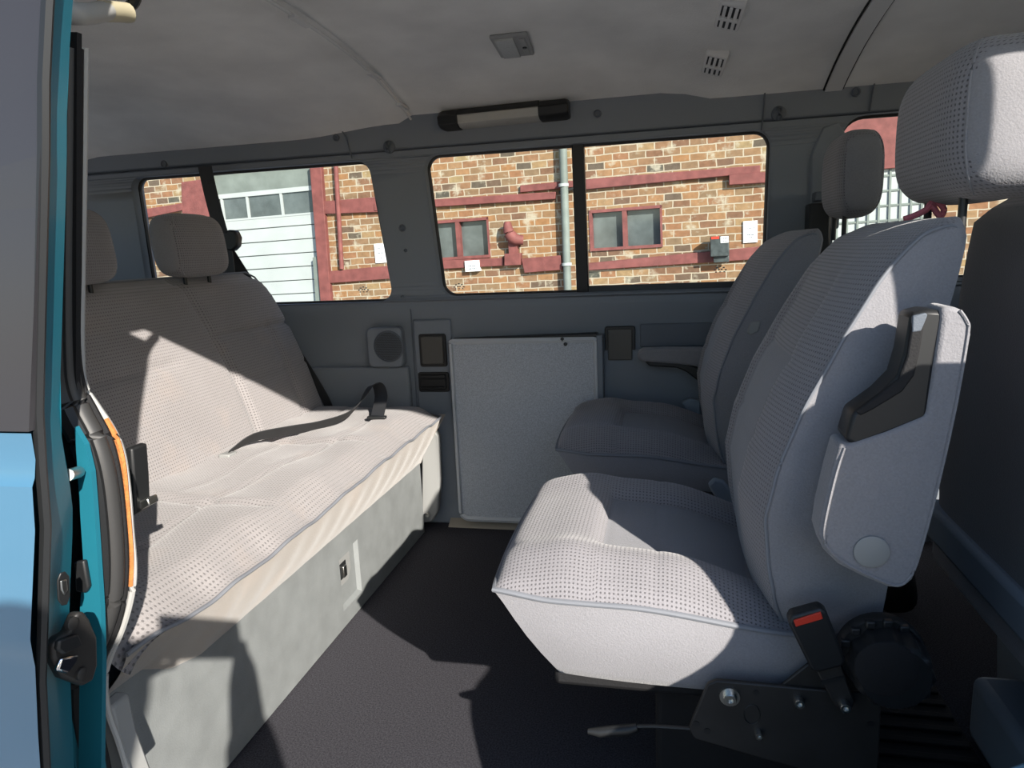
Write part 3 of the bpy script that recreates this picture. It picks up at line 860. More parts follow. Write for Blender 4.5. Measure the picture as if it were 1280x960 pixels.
tr = [(1139, 392), (1160, 387), (1178, 388), (1181, 396), (1170, 450), (1160, 523), (1110, 543), (1068, 558), (1056, 549), (1066, 516), (1100, 492), (1122, 470), (1131, 440)]
trim = MB().prism([on(a, b, 'y', ay + .004) for a, b in tr], (0, .046, 0)).build('armrest_trim', M['black'], ar, bevel=.005)
ch = [(1141, 400), (1152, 396), (1156, 402), (1150, 440), (1143, 470), (1128, 490), (1092, 512), (1076, 520), (1070, 515), (1098, 494), (1124, 474), (1134, 445)]
MB().prism([on(a, b, 'y', ay + .001) for a, b in ch], (0, .008, 0)).build('trim_channel', M['black_matt'], trim, bevel=.002)
MB().prism([on(a, b, 'y', ay + .0005) for a, b in ((1141, 395), (1158, 391), (1160, 394), (1152, 414), (1140, 416))], (0, .006, 0)).build('catch', M['slate_dark'], trim, bevel=.002)

# ---- the seat by the windows
FY = 1.890
s2 = thing('captain_seat', 'grey velour captain seat by the side wall, armrest folded down', 'seat', (.05, FY, 0), 'rear-facing captain seats')
seat_cushion(s2, FY, -.018, hw=.232)
seat_back(s2, FY, -.022, .97)
make_headrest(s2, FY, .118, .378, .482, .950, 1.150, -1)
MB().box((-.18, FY - .20, .255), (.20, FY + .20, .285)).build('seat_pan', M['black_matt'], s2, bevel=.008)
MB().box((-.04, FY - .16, 0), (.28, FY + .17, .256)).build('pedestal', M['black_matt'], s2, bevel=.01)
aw = [(797, 441), (803, 437), (830, 436), (880, 436), (885, 476), (872, 474), (858, 462), (848, 457), (802, 452), (797, 448)]
a_ = MB().prism([on(a, b, 'y', 2.11) for a, b in aw[:4] + [(884, 462), (868, 458), (850, 456)] + aw[-2:]], (0, .055, 0)).build('armrest', M['plain'], s2, bevel=.008, seg=3)
MB().prism([on(a, b, 'y', 2.113) for a, b in ((806, 452), (850, 454), (868, 458), (886, 464), (886, 480), (872, 476), (858, 465), (846, 460), (812, 458))], (0, .045, 0)).build('armrest_trim', M['black'], a_, bevel=.004)
# inner side of that seat: plate, bolt, buckle sleeve
sp2 = MB().prism([on(a, b, 'y', FY - .245) for a, b in ((852, 620), (875, 614), (935, 622), (960, 650), (940, 672), (870, 660))], (0, .008, 0)).build('side_plate', M['plate'], s2, bevel=.003)
bolt(sp2, on(867, 625, 'y', FY - .245), .0085, washer=.0135)
MB().prism([on(a, b, 'y', FY - .285) for a, b in ((885, 607), (893, 599), (905, 602), (928, 632), (922, 636), (895, 624))], (0, .022, 0)).build('buckle_sleeve', M['slate_light'], s2, bevel=.005)
MB().tube([on(a, b, 'y', FY - .27) for a, b in ((889, 636), (896, 628), (902, 622))], .0014, 6).build('cable', M['steel'], s2)
MB().prism([on(a, b, 'y', 2.115) for a, b in ((852, 503), (862, 498), (876, 502), (876, 522), (858, 518))], (0, .03, 0)).build('recline_lever', M['slate_light'], s2, bevel=.005)
MB().prism([on(a, b, 'y', FY - .235) for a, b in ((933, 416), (938, 402), (952, 401), (949, 415), (938, 420))], (0, .03, 0)).build('armrest_stub', M['bracket'], s2, bevel=.004)

# ---- front passenger seat seen from behind
s3 = thing('front_seat', 'front passenger seat dark with shade, seen from behind at the right edge', 'seat', (.75, 1.2, 0))
rings = []; uv = []
F3 = [(.40, .50), (.6, .508), (.8, .518), (.93, .53), (.97, .55)]
for i in range(26):
    z = .395 + .575 * i / 25; k = 1 - smst(.93, .972, z) * .65; kb_ = 1 - .10 * smst(.47, .395, z)
    xf = interp(F3, z); r = []
    for j in range(48):
        a = 2 * pi * j / 48; w = .272 * kb_ * (1 - .04 * smst(.85, .97, z)); d = .08 * k
        r.append(Vector((xf + .08 + d * sg(sin(a), .5), 1.222 + w * sg(cos(a), .3), z))); uv.append((w * sg(cos(a), .4), z))
    rings.append(r)
MB().rings(rings, uv=uv).build('backrest', [M['seat_shade'], M['dot']], s3, matfn=lambda c, n: 1 if c.z > .945 else 0, angle=80)
MB().box((.50, .96, .27), (1.0, 1.45, .40)).build('seat_cushion', M['plain'], s3, bevel=.03, seg=4)
MB().prism([(.485, .97, .335), (.485, 1.44, .335), (.485, 1.46, .40), (.485, .95, .40)][::-1], (.06, 0, 0)).build('back_skirt', M['slate_light'], s3, bevel=.01)
MB().rings([[Vector((lerp(.62, .60, z / .27) + x, y, z)) for x, y in ((0, 1.0), (.35, 1.0), (.35, 1.40), (0, 1.40))] for z in (0, .05, .27)]).build('pedestal', M['slate_light'], s3, bevel=.012)
MB().box((.535, .95, 0), (.95, 1.305, .125)).build('seat_box', M['slate_light'], s3, bevel=.018, seg=3)
make_headrest(s3, 1.205, .125, .60, .70, .985, 1.15, 1)

# ---- things on the cab floor
mat_t = MB(); mat_t.box((.34, .95, .0), (.530, 1.58, .006))
for k in range(16): mat_t.box((.35, .97 + k * .04, .005), (.525, .985 + k * .04, .012))
tag(mat_t.build('rubber_mat', M['black_matt'], bevel=.002), 'ribbed black rubber mat on the cab floor beside the captain seat', 'mat')
cl = MB(); c0 = Vector((.50, 1.80, .12))
rings = []
for i in range(13):
    u = -1 + 2 * i / 12; k = max(sqrt(max(1 - u * u, 0)), .03)
    rings.append([c0 + Vector((.10 * k * cos(a) * (1 + .18 * sin(3 * a + 2 * u)), .17 * k * sin(a) * (1 + .12 * cos(5 * a + 3 * u)), .11 * u * (1 + .15 * sin(4 * a)))) for a in [2 * pi * j / 24 for j in range(24)]])
tag(cl.rings(rings).build('cloth_bag', M['black_matt'], angle=80), 'crumpled black cloth bag on the floor behind the captain seat', 'bag')
pc = MB(); p0 = on(1168, 250, 'x', .40)
pts = [on(a, b, 'y', 1.16) for a, b in ((1160, 254), (1166, 258), (1171, 266), (1176, 270), (1180, 262), (1174, 254), (1166, 252), (1158, 262), (1142, 270), (1130, 274))]
tag(pc.tube(smooth_path(pts, 4), .0045, 8).build('pink_cord', M['pink']), 'twisted pink cord tied under the captain seat headrest nearest the doorway', 'cord')

# ================================================================== REAR BENCH
bn = thing('rear_bench', 'wide worn grey velour rear bench seat with two headrests', 'bench seat', (-1.0, 1.43, 0))
BY0, BY1 = .745, 2.125
# backrest
def bx(z): return -1.13 - .386 * (z - .42)
nrm = Vector((.933, 0, .360))
def bench_front(s, t):
    y = lerp(BY0, BY1, t); v = s
    e = 1 - abs(2 * t - 1) ** 18
    d = .02 * e
    z = lerp(.385, .868, v)
    # pleats: three vertical creases, one cross crease, soft lumbar
    for yy, dd in ((1.70, .014), (1.10, .012)):
        yk = yy + .05 * (.868 - z) ; d -= dd * exp(-((y - yk) / .012) ** 2)
    d -= 0.0119 * exp(-((z - .705 - .0 * y) / .008) ** 2) * smst(1.70, 1.73, y)
    d -= 0.0102 * exp(-((z - .66) / .008) ** 2) * (1 - smst(1.5, 1.56, y))
    d -= 0.0051 * exp(-((z - .575) / .005) ** 2) * smst(1.70, 1.73, y)
    d -= 0.0102 * exp(-((y - 1.98) / .012) ** 2) * (1 - smst(.70, .72, z))
    d += .016 * sin(pi * min(1, max(0, (z - .40) / .44)))
    d -= .03 * smst(.83, .87, z) ** 2
    yy = y
    k = smst(.74, .868, z); yy = min(yy, BY1 - .055 * k ** 2) if t > .5 else yy
    p = Vector((bx(z), yy, z)) + nrm * d
    return p
TH = .13
rings = []; uv = []
NV, NT = 48, 110
for i in range(NV + 1):
    r = [bench_front(i / NV, j / NT) for j in range(NT + 1)]
    rk = [Vector((bx(p.z) - TH * (1 - .3 * smst(.80, .868, p.z)), p.y, p.z)) for p in r[::-1]]
    rings.append(r + rk)
    uv += [(p.y, p.z) for p in r] + [(p.y, p.z) for p in rk]
top = [Vector((lerp(p.x, bx(.87) - .05, .5), p.y, p.z + .012)) for p in rings[-1]]
rings.append(top); uv += [(p.y, p.z + .05) for p in top]
MB().rings(rings, uv=uv).build('backrest', M['dot_bench'], bn, angle=80)
ed = [Vector((bx(z), BY1 - .055 * smst(.74, .868, z) ** 2 + .001, z)) + nrm * (.004) for z in [.40 + k * .02 for k in range(24)]]
ed += [Vector((bx(.868) - .01, y, .878)) for y in [2.05 - k * .1 for k in range(13)]]
MB().tube(ed, .003, 6).build('piping', M['piping'], bn)
make_headrest(bn, 1.785, .118, -1.345, -1.245, .875, 1.050, 1, lean=-.10)
make_headrest(bn, 1.345, .118, -1.345, -1.245, .875, 1.050, 1, lean=-.10)
# cushion
def bc_front(y):   # wavy front piping: x and z
    w = .0062 * sin((y - .75) * 2 * pi / .19 + .8 * sin(y * 7)) + .0018 * sin((y - .7) * 2 * pi / .083 + 1)
    return -.700 + .35 * w - .06 * smst(2.06, BY1, y) ** 2 - .02 * smst(.85, .745, y), .402 - .012 * smst(1.7, 1.1, y) + .006 * smst(1.0, .75, y) + w * .6
def bc_top(s, t):
    y = lerp(BY0, BY1, t); fx, fz = bc_front(y); x = lerp(fx, -1.19, s)
    z = fz + (.438 - fz) * smst(0, .16, s)
    z += .008 * sin(pi * smst(0, .5, s))
    for yy in (1.22, 1.68):
        z -= 0.0136 * exp(-((y - yy - .03 * sin(x * 9)) / .014) ** 2) * smst(.10, .2, s)
    z -= 0.0102 * exp(-((s - .36 - .06 * cos((y - 1.2) * 6)) / .02) ** 2)
    z -= 0.0068 * exp(-((s - .62) / .015) ** 2) * smst(1.2, 1.3, y)
    e = abs(2 * t - 1) ** 24; z -= .03 * e
    z += .004 * sin(y * 23 + x * 14) * smst(0, .2, s)
    return Vector((x, y, z))
cu = MB().grid(44, 130, bc_top, uvfn=lambda s, t: (s * .49, t * 1.38)).build('seat_cushion', M['dot_bench'], bn, angle=80)
MB().tube([Vector((bc_front(y)[0], y, bc_front(y)[1])) for y in [lerp(BY0, BY1, k / 130) for k in range(131)]], .0035, 8).build('piping', M['piping'], cu)
def valance(s, t):
    y = lerp(BY0, BY1, t); fx, fz = bc_front(y); zb = interp([(.74, .305), (.84, .30), (.90, .262), (.97, .243), (2.12, .235)], y)
    return Vector((lerp(fx, -.795, s ** 1.1) + .006 * sin(pi * s) + .002 * sin(y * 60) * sin(pi * s), y, lerp(fz, zb, s)))
MB().grid(12, 130, valance, uvfn=lambda s, t: (s * .16, t * 1.38)).build('cushion_front', M['plain_bench'], bn, angle=80)
mb = MB(); mb.prism([(-.70, 2.124, .40), (-.80, 2.124, .238), (-1.2, 2.124, .25), (-1.2, 2.124, .42)][::-1], (0, .002, 0)); mb.build('cushion_end', M['plain_bench'], bn)
# moulded base with latch recess
H0, H1, Z0, Z1 = 1.495, 1.605, .045, .190
XB = -.79
mb = MB()
def quad(y0, y1, z0, z1, x=XB): mb.add([(x, y0, z0), (x, y1, z0), (x, y1, z1), (x, y0, z1)], [(0, 1, 2, 3)])
for (y0, y1) in ((BY0, H0), (H0, H1), (H1, 2.10)):
    for (z0, z1) in ((0.004, Z0), (Z0, Z1), (Z1, .315)):
        if (y0, z0) == (H0, Z0): continue
        quad(y0, y1, z0, z1)
RX = -.815
for a, b, c_, d in (((H0, Z0), (H1, Z0), (H1, Z0 + .02), (H0, Z0 + .02)), ((H1, Z0), (H1, Z1), (H1 - .02, Z1 - .02), (H1 - .02, Z0 + .02)), ((H0, Z1), (H1, Z1), (H1 - .02, Z1 - .02), (H0, Z1 - .02))):
    mb.add([(XB, *a), (XB, *b), (RX, *c_), (RX, *d)], [(0, 1, 2, 3)])
mb.add([(RX, H0, Z0 + .02), (RX, H1 - .02, Z0 + .02), (RX, H1 - .02, Z1 - .02), (RX, H0, Z1 - .02)], [(0, 1, 2, 3)])
bp_ = mb.build('base_panel', M['base'], bn, smooth=False)
MB().box((-1.3, BY0, .004), (-.80, 2.10, .23)).box((-.815, BY0, .315), (-.80, 2.10, .235)).build('base_box', M['base'], bn, smooth=False)
MB().prism([(-.812, 1.50, .10), (-.812, 1.555, .10), (-.812, 1.575, .125), (-.812, 1.575, .175), (-.812, 1.50, .175)], (.012, 0, 0)).build('latch_frame', M['bracket'], bp_, bevel=.003)
MB().box((-.802, 1.505, .120), (-.798, 1.545, .160)).build('latch_opening', M['black'], bp_)
MB().box((-.799, 1.520, .122), (-.792, 1.538, .152)).build('latch', M['steel'], bp_, bevel=.002)
# end bracket near the wall
eb = [(527, 655), (527, 590), (527, 542), (538, 532), (548, 545), (550, 600), (547, 640), (540, 652)]
MB().prism([on(a, b, 'y', 2.128) for a, b in eb], (0, .03, 0)).build('end_bracket', M['bracket'], bn, bevel=.005)
bolt(bn, on(535, 643, 'y', 2.126), .008)
bolt(bn, on(535, 552, 'y', 2.126), .006, 'black')
# buckle stalk at the near end of the backrest
by2 = .80
st = [(156, 560), (165, 561), (168, 600), (170, 643), (160, 648), (152, 640)]
b2 = MB().prism([on(a, b, 'y', by2) for a, b in st], (0, .03, 0)).build('belt_buckle', M['black'], bn, bevel=.003)
MB().prism([on(a, b, 'y', by2 + .01) for a, b in ((170, 628), (184, 623), (187, 632), (172, 640))], (0, .02, 0)).build('buckle_tip', M['steel'], b2, bevel=.002)
# lap belt lying on the seat
path = smooth_path([(-1.075, 1.51, .440), (-1.055, 1.585, .462), (-1.0, 1.665, .462), (-.955, 1.75, .455), (-.915, 1.85, .458), (-.905, 1.94, .480), (-.895, 1.995, .515), (-.872, 2.00, .522), (-.850, 1.97, .495), (-.838, 1.92, .466), (-.826, 1.875, .452)], 5)
N = len(path); ws = []
for i in range(N):
    k = i / (N - 1)
    w0 = Vector((.013, -.003, .014)); w1 = Vector((.022, -.004, .002))
    ws.append(w0.lerp(w1, smst(.45, .8, k)))
lb = MB().ribbon(path, ws, .0012).build('lap_belt', M['web'], bn)
e = path[-1]; MB().box(e + Vector((-.028, -.012, -.006)), e + Vector((.028, .006, .003))).build('belt_tongue', M['black'], lb, bevel=.002)
MB().box(Vector((-1.085, 1.49, .435)), Vector((-1.055, 1.525, .447))).build('belt_anchor', M['bracket'], lb, bevel=.003)

# shoulder belt on the rear pillar
sb = thing('shoulder_belt', 'black three-point shoulder belt hanging across the rear side window', 'seat belt', (-1.5, 2.12, 1.22))
U = on(258, 208, 'y', 2.10)
pth = [on(a, b, 'y', y) for a, b, y in ((256, 208, 2.105), (263, 240, 2.10), (272, 275, 2.095), (281, 308, 2.09), (286, 345, 2.085))]
MB().ribbon(smooth_path(pth, 4), (.024, 0, 0), .0015).build('webbing', M['web'], sb)
pth = [on(a, b, 'y', y) for a, b, y in ((284, 312, 2.09), (305, 345, 2.14), (340, 400, 2.145), (375, 450, 2.145), (405, 500, 2.15), (412, 520, 2.15))]
MB().ribbon(smooth_path(pth, 4), [Vector((.018, 0, .01))] * (4 * 5 + 1), .0015).build('webbing', M['web'], sb)
pth = [on(a, b, 'y', y) for a, b, y in ((290, 340, 2.14), (330, 400, 2.145), (370, 455, 2.15), (395, 512, 2.155))]
MB().ribbon(smooth_path(pth, 4), [Vector((.012, 0, .006))] * (4 * 3 + 1), .0015).build('webbing', M['web'], sb)
g = [on(a, b, 'y', 2.085) for a, b in ((278, 292), (284, 287), (293, 288), (297, 297), (296, 308), (290, 314), (282, 313))]
MB().prism(g, (0, .03, 0)).build('belt_guide', M['black'], sb, bevel=.006)
MB().prism([on(a, b, 'y', 2.10) for a, b in ((258, 226), (267, 224), (270, 240), (262, 243))], (0, .006, 0)).build('belt_slider', M['black'], sb, bevel=.002)

# ================================================================== SLIDING DOOR, slid back outside
sd = thing('sliding_door', 'blue sliding door slid back outside the doorway, dark glass and open front edge', 'door', (-1.0, .5, -.3))
DY, DT = .462, .075
XE = [(-.3, -.66), (.40, -.572), (.55, -.55), (.70, -.515), (.79, -.505), (1.0, -.457), (1.35, -.40)]
def xe(z): return interp(XE, z)
zs = [-.3, 0, .2, .40, .50, .57, .582, .60, .70, .738, .745, .76, .776, .783]
def skin(s, t):
    z = zs[round(s * (len(zs) - 1))]
    bulge = interp([(-.3, .012), (.58, .0), (.585, -.006), (.74, -.003), (.75, .003), (.783, 0)], z)
    return Vector((lerp(xe(z), -1.7, t), DY + bulge + .02 * t * 0, z))
mb = MB().grid(len(zs) - 1, 6, skin)
out = mb.build('outer_panel', M['blue'], sd, angle=20)
# tinted window of the door with black frame
mb = MB(); mb.prism([(xe(.785), DY - .002, .785), (xe(1.0), DY + .004, 1.0), (xe(1.3), DY + .03, 1.3), (-1.7, DY + .03, 1.3), (-1.7, DY - .002, .785)], (0, .006, 0))
wn_ = mb.build('door_window', M['tint'], sd, smooth=False)
# front edge (jamb) of the door
def jamb(s, t):
    z = lerp(-.3, 1.3, s); w = .044 + .034 * smst(.78, .66, z); yo = DY + .006 + (.026 * smst(1.0, 1.3, z))
    return Vector((xe(z) - (.018 + .024 * smst(.78, .66, z)) * t - .003, yo + w * t, z))
jm = MB().grid(60, 4, jamb).build('door_edge', M['teal'], sd, angle=60)
gr_ = MB().tube([Vector((xe(z) - .001, DY + .008 + .026 * smst(1.0, 1.3, z), z)) for z in [-.3 + k * .05 for k in range(33)]], .0045, 6)
gr_.build('door_gasket', M['black'], jm)
def inner(s, t):
    z = lerp(-.3, 1.3, s); w = .044 + .034 * smst(.78, .66, z)
    return Vector((lerp(xe(z) - .021 - .024 * smst(.78, .66, z), -1.7, t), DY + .006 + w + (.026 * smst(1.0, 1.3, z)), z))
MB().grid(30, 2, inner).build('inner_panel', M['teal'], sd)
# latch on the edge
def edge_pt(px, py, out=.0):
    x = -.52
    for _ in range(6):
        p = on(px, py, 'y', .50); x = xe(p.z) - .010
        d = ray(px, py); tt = (x + out - EYE.x) / d.x; p = EYE + d * tt; x = xe(p.z) - .010
    return EYE + ray(px, py) * ((x + out - EYE.x) / ray(px, py).x)
lt = [(84, 765), (92, 763), (99, 772), (109, 795), (110, 830), (104, 850), (92, 856), (66, 846), (53, 822), (52, 806), (62, 795), (74, 788)]
la = MB().prism([edge_pt(a, b) for a, b in lt], (.012, 0, 0)).build('door_latch', M['plate'], jm, bevel=.003)
MB().prism([edge_pt(a, b, .012) for a, b in ((68, 800), (92, 792), (98, 806), (74, 818), (66, 812))], (.006, 0, 0)).build('latch_jaw', M['black'], la, bevel=.002)
MB().prism([edge_pt(a, b, .012) for a, b in ((72, 822), (94, 818), (92, 826), (80, 842), (66, 838))], (.005, 0, 0)).build('latch_plate', M['chrome'], la, bevel=.002)
for a, b in ((87, 779), (99, 842)):
    c = edge_pt(a, b, .012); MB().lathe(c, (1, 0, 0), [(0, .006), (.004, .006), (.005, .004), (.005, 0)], 14).build('bolt', M['plate'], la)
MB().prism([edge_pt(a, b, .001) for a, b in ((74, 716), (80, 714), (85, 720), (86, 745), (82, 756), (76, 757), (71, 750), (70, 726))], (.002, 0, 0)).build('striker_slot', M['black'], jm, bevel=.001)
MB().prism([edge_pt(a, b, .004) for a, b in ((74, 726), (82, 724), (83, 738), (79, 744), (75, 738))], (.002, 0, 0)).build('slot_catch', M['steel'], jm, bevel=.001)
# rod between the door and the body, and striker on the body
rd = MB().tube([on(84, 594, 'y', .535), on(98, 590, 'y', .575)], .006, 10)
rd.build('guide_pin', M['steel'], sd)
bp2 = [(92, 703), (104, 701), (110, 735), (106, 742), (94, 740)]
MB().prism([on(a, b, 'y', .575) for a, b in bp2], (0, .006, 0)).build('striker_plate', M['black'], sd, bevel=.002)

# grab handle at the roof corner
gh = thing('grab_handle', 'grey-white grab handle with yellowed end above the pillar at top left', 'handle', on(110, 10, 'y', .64))
MB().tube(smooth_path([on(a, b, 'y', y) for a, b, y in ((70, 10, .60), (92, 17, .62), (112, 17, .66), (130, 14, .70))], 5), .011, 14, flat=(.012, .010)).build('handle_base', M['ivory'], gh)
MB().tube(smooth_path([on(a, b, 'y', y) for a, b, y in ((128, 14, .695), (148, 15, .735), (160, 16, .755), (168, 15, .76))], 5), [.0105] * 11 + [.0102, .0098, .0085, .006, .002], 14).build('handle_grip', M['cream'], gh)
MB().tube(smooth_path([on(a, b, 'y', .76) for a, b in ((160, 10), (168, 2), (172, -12))], 4), .006, 8).build('handle_bracket', M['black'], gh)

# ================================================================== BRICK BUILDING ACROSS THE STREET
AZ, GR = radians(3), radians(1.1)
FO = Vector((0, 10, .4)); EX = Vector((cos(AZ) * cos(GR), -sin(AZ) * cos(GR), sin(GR))); EN = Vector((-sin(AZ), -cos(AZ), 0)); EZ = EX.cross(EN) * -1
EZ = EN.cross(EX) * -1 if EN.cross(EX).z < 0 else EN.cross(EX)
def fuv(px, py):
    d = ray(px, py); t_ = (FO - EYE).dot(EN) / d.dot(EN); p = EYE + d * t_ - FO
    return p.dot(EX), p.dot(EZ)
def F3d(u, w, d=0): return FO + EX * u + EZ * w + EN * d
bd = thing('brick_building', 'patched old brick factory wall with dark red timber bands seen through the windows', 'building', (0, 10, -.5))
def box2(q):  # average rectangle of four pixel corners tl, tr, br, bl
    P = [fuv(*p) for p in q]
    return (P[0][0] + P[3][0]) / 2, (P[1][0] + P[2][0]) / 2, (P[2][1] + P[3][1]) / 2, (P[0][1] + P[1][1]) / 2
wL = box2(((520, 278), (612, 271), (612, 323), (525, 326)))
wL = (wL[0] - .35, wL[1], wL[2], wL[3])
wR = box2(((736, 262), (828, 257), (828, 309), (738, 314)))
gd = box2(((262, 214), (391, 206), (404, 379), (285, 392)))
gd = (gd[0], gd[1], -1.6, gd[3])
holes = [wL, wR, gd]
us = sorted({-9, 9} | {h[0] for h in holes} | {h[1] for h in holes}); wsx = sorted({-1.6, 4.5} | {h[2] for h in holes} | {h[3] for h in holes})
mb = MB()
for a, b in zip(us, us[1:]):
    for c, d in zip(wsx, wsx[1:]):
        mu, mw = (a + b) / 2, (c + d) / 2
        if any(h[0] < mu < h[1] and h[2] < mw < h[3] for h in holes): continue
        mb.add([F3d(a, c), F3d(b, c), F3d(b, d), F3d(a, d)], [(0, 1, 2, 3)], 0, [(a, c), (b, c), (b, d), (a, d)])
for h in holes:
    L = [(h[0], h[2]), (h[1], h[2]), (h[1], h[3]), (h[0], h[3])]
    for (a, c), (b, d) in zip(L, L[1:] + L[:1]):
        mb.add([F3d(a, c), F3d(b, d), F3d(b, d, -.14), F3d(a, c, -.14)], [(0, 1, 2, 3)], 0, [(a, c), (b, d), (b + .1, d + .1), (a + .1, c + .1)])
mb.build('brick_wall', M['brick'], bd, smooth=False)
def frect(mb, u0, u1, w0, w1, d0, d1):
    return mb.prism([F3d(u0, w0, d0), F3d(u1, w0, d0), F3d(u1, w1, d0), F3d(u0, w1, d0)], EN * (d1 - d0))
def fpoly(mb, pix, d0, d1):
    return mb.prism([F3d(*fuv(a, b), d0) for a, b in pix], EN * (d1 - d0))
def band(pix, d=.07, name='timber_band'): fpoly(MB(), pix, -.02, d).build(name, M['redpaint'], bd, bevel=.008)
band(((470, 254), (696, 240), (695, 249), (470, 264)))
band(((651, 232), (728, 225), (728, 233), (651, 241)), .05)
band(((540, 326), (631, 322), (631, 332), (540, 337)), .06)
band(((653, 323), (702, 319), (704, 337), (657, 341)), .08)
band(((727, 225), (950, 207), (950, 217), (912, 220), (727, 238)))
band(((911, 219), (1000, 212), (1000, 226), (911, 232)), .09)
band(((733, 329), (960, 307), (960, 323), (735, 338)), .06)
band(((404, 252), (478, 246), (478, 265), (405, 268)), .06)
band(((411, 339), (520, 329), (520, 346), (413, 354)), .06)
band(((150, 267), (231, 254), (231, 263), (150, 280)), .06)
band(((229, 228), (258, 224), (268, 285), (270, 330), (232, 330)), .05)          # post left of the roller door
band(((390, 205), (404, 204), (417, 381), (404, 382)), .08, 'door_post')
band(((633, 317), (653, 316), (653, 331), (633, 332)), .12)
band(((637, 302), (648, 301), (649, 318), (638, 318)), .10)
band(((1040, 120), (1180, 120), (1180, 205), (1040, 218)), .10, 'timber_fascia')
# windows
def fwindow(r, mull):
    u0, u1, w0, w1 = r; f = MB(); t_ = .04
    frect(f, u0, u1, w1 - t_, w1, -.10, .015); frect(f, u0, u1, w0, w0 + t_, -.10, .03); frect(f, u0, u0 + t_, w0, w1, -.10, .015); frect(f, u1 - t_ * .7, u1, w0, w1, -.10, .015)
    for mu in mull: frect(f, mu - .03, mu + .03, w0, w1, -.10, .01)
    fr = f.build('window_frame', M['redpaint'], bd, bevel=.005)
    frect(MB(), u0, u1, w0, w1, -.13, -.09).build('panes', M['pane'], fr)
fwindow(wL, (fuv(573, 300)[0], wL[0] + .25)); fwindow(wR, (fuv(781, 285)[0],))
# roller door
u0, u1, w0, w1 = gd
dr = MB(); top_w = fuv(330, 243)[1]; gl_w = fuv(330, 270)[1]
k = 0; w = -1.6; ph = .21
rows = []
while w < gl_w - .02:
    w2 = min(w + ph, gl_w); rows.append((w, w2)); w = w2
for a, b in rows: frect(dr, u0, u1, a + .006, b - .006, -.11, -.07)
rdoor = dr.build('roller_door', M['doorwhite'], bd, bevel=.006)
frect(MB(), u0, u1, -1.6, w1, -.13, -.105).build('door_backing', M['pipe'], rdoor)
hd = MB(); frect(hd, u0, u1, top_w + .07, w1, -.11, -.06); hd.build('door_header', M['pipe'], rdoor)
gl = MB(); frect(gl, u0, u1, gl_w, top_w, -.105, -.09); gl.build('door_panes', M['pane'], rdoor)
fb = MB(); frect(fb, u0, u1, top_w, top_w + .07, -.11, -.06)
for px in (274, 306, 349, 392): c_ = fuv(px, 255)[0]; frect(fb, c_ - .02, c_ + .02, gl_w, top_w, -.11, -.065)
frect(fb, u0, u1, gl_w - .03, gl_w, -.11, -.063); fb.build('door_glazing_bars', M['doorwhite'], rdoor)
fpoly(MB(), ((392, 322), (398, 320), (402, 380), (396, 381)), -.06, .03).build('door_guide', M['pipe'], rdoor)
fpoly(MB(), ((256, 228), (262, 227), (285, 380), (279, 380)), -.06, .02).build('door_guide', M['doorwhite'], rdoor)
# drain pipe and clamps, red conduit, red vent elbow
a, b = fuv(704, 150), fuv(713, 420)
pm_ = MB().tube([F3d(*a, .09), F3d(*b, .09)], .055, 14).build('drain_pipe', M['pipe'], bd)
for px, py in ((706, 232), (710, 330)):
    c_ = fuv(px, py); MB().tube([F3d(c_[0], c_[1] - .02, .09), F3d(c_[0], c_[1] + .02, .09)], .072, 14).build('pipe_clamp', M['doorwhite'], pm_)
a, b = fuv(421, 180), fuv(430, 336)
MB().tube([F3d(*a, .07), F3d(*b, .07)], .035, 12).build('conduit', M['redpaint'], bd)
MB().tube(smooth_path([F3d(*fuv(p, q), d) for p, q, d in ((637, 278, .12), (638, 286, .13), (641, 294, .13), (647, 299, .12), (656, 300, .09))], 4), [.05, .055, .06, .065, .07, .075, .08, .085, .085, .085, .085, .08, .08, .075, .07, .07, .065][:17], 12).build('vent_elbow', M['redpaint'], bd)
MB().tube([F3d(*fuv(p, q), .05) for p, q in ((700, 241), (718, 236), (740, 231))], .02, 8).build('conduit', M['plate'], bd)
# pale barred shutter beyond the cab window
sh = MB(); pq = [fuv(a, b) for a, b in ((1040, 219), (1160, 206), (1160, 330), (1040, 340))]
su0, su1 = pq[0][0], pq[1][0]
frect(sh, su0, su1, -.6, pq[1][1], .0, .03); shut = sh.build('barred_shutter', M['doorwhite'], bd)
for k in range(9):
    q_ = MB(); uu = lerp(su0, su1, (k + .5) / 9); frect(q_, uu - .012, uu + .012, -.6, pq[1][1], .03, .05); q_.build('shutter_bar', M['pipe'], shut)
for k in range(5):
    q_ = MB(); ww = lerp(pq[1][1] - .9, pq[1][1], (k + .5) / 5); frect(q_, su0, su1, ww - .012, ww + .012, .03, .045); q_.build('shutter_bar', M['pipe'], shut)
# signs
def sign(pix, label, lines, name='wall_sign', loc=None, dep=.06):
    P = [fuv(*p) for p in pix]; c_ = F3d((P[0][0] + P[2][0]) / 2, (P[0][1] + P[2][1]) / 2, dep)
    t_ = thing(name, label, 'sign', c_, 'white notices on the brick wall')
    u0, u1 = (P[0][0] + P[3][0]) / 2, (P[1][0] + P[2][0]) / 2; w0, w1 = (P[2][1] + P[3][1]) / 2, (P[0][1] + P[1][1]) / 2
    frect(MB(), u0, u1, w0, w1, -.01, dep + .015).build('board', M['white'], t_, bevel=.003)
    for (a, b, y, h) in lines:
        q_ = MB(); n_ = max(2, int((b - a) * 12)); x_ = a
        for i in range(n_):
            xx = lerp(a, b, i / n_); xw = (b - a) / n_ * (.55 + .3 * ((i * 7) % 3) / 2)
            frect(q_, lerp(u0, u1, xx), lerp(u0, u1, xx + xw), lerp(w1, w0, y), lerp(w1, w0, y + h), dep + .015, dep + .017)
        q_.build('lettering', M['ink'], t_, smooth=False)
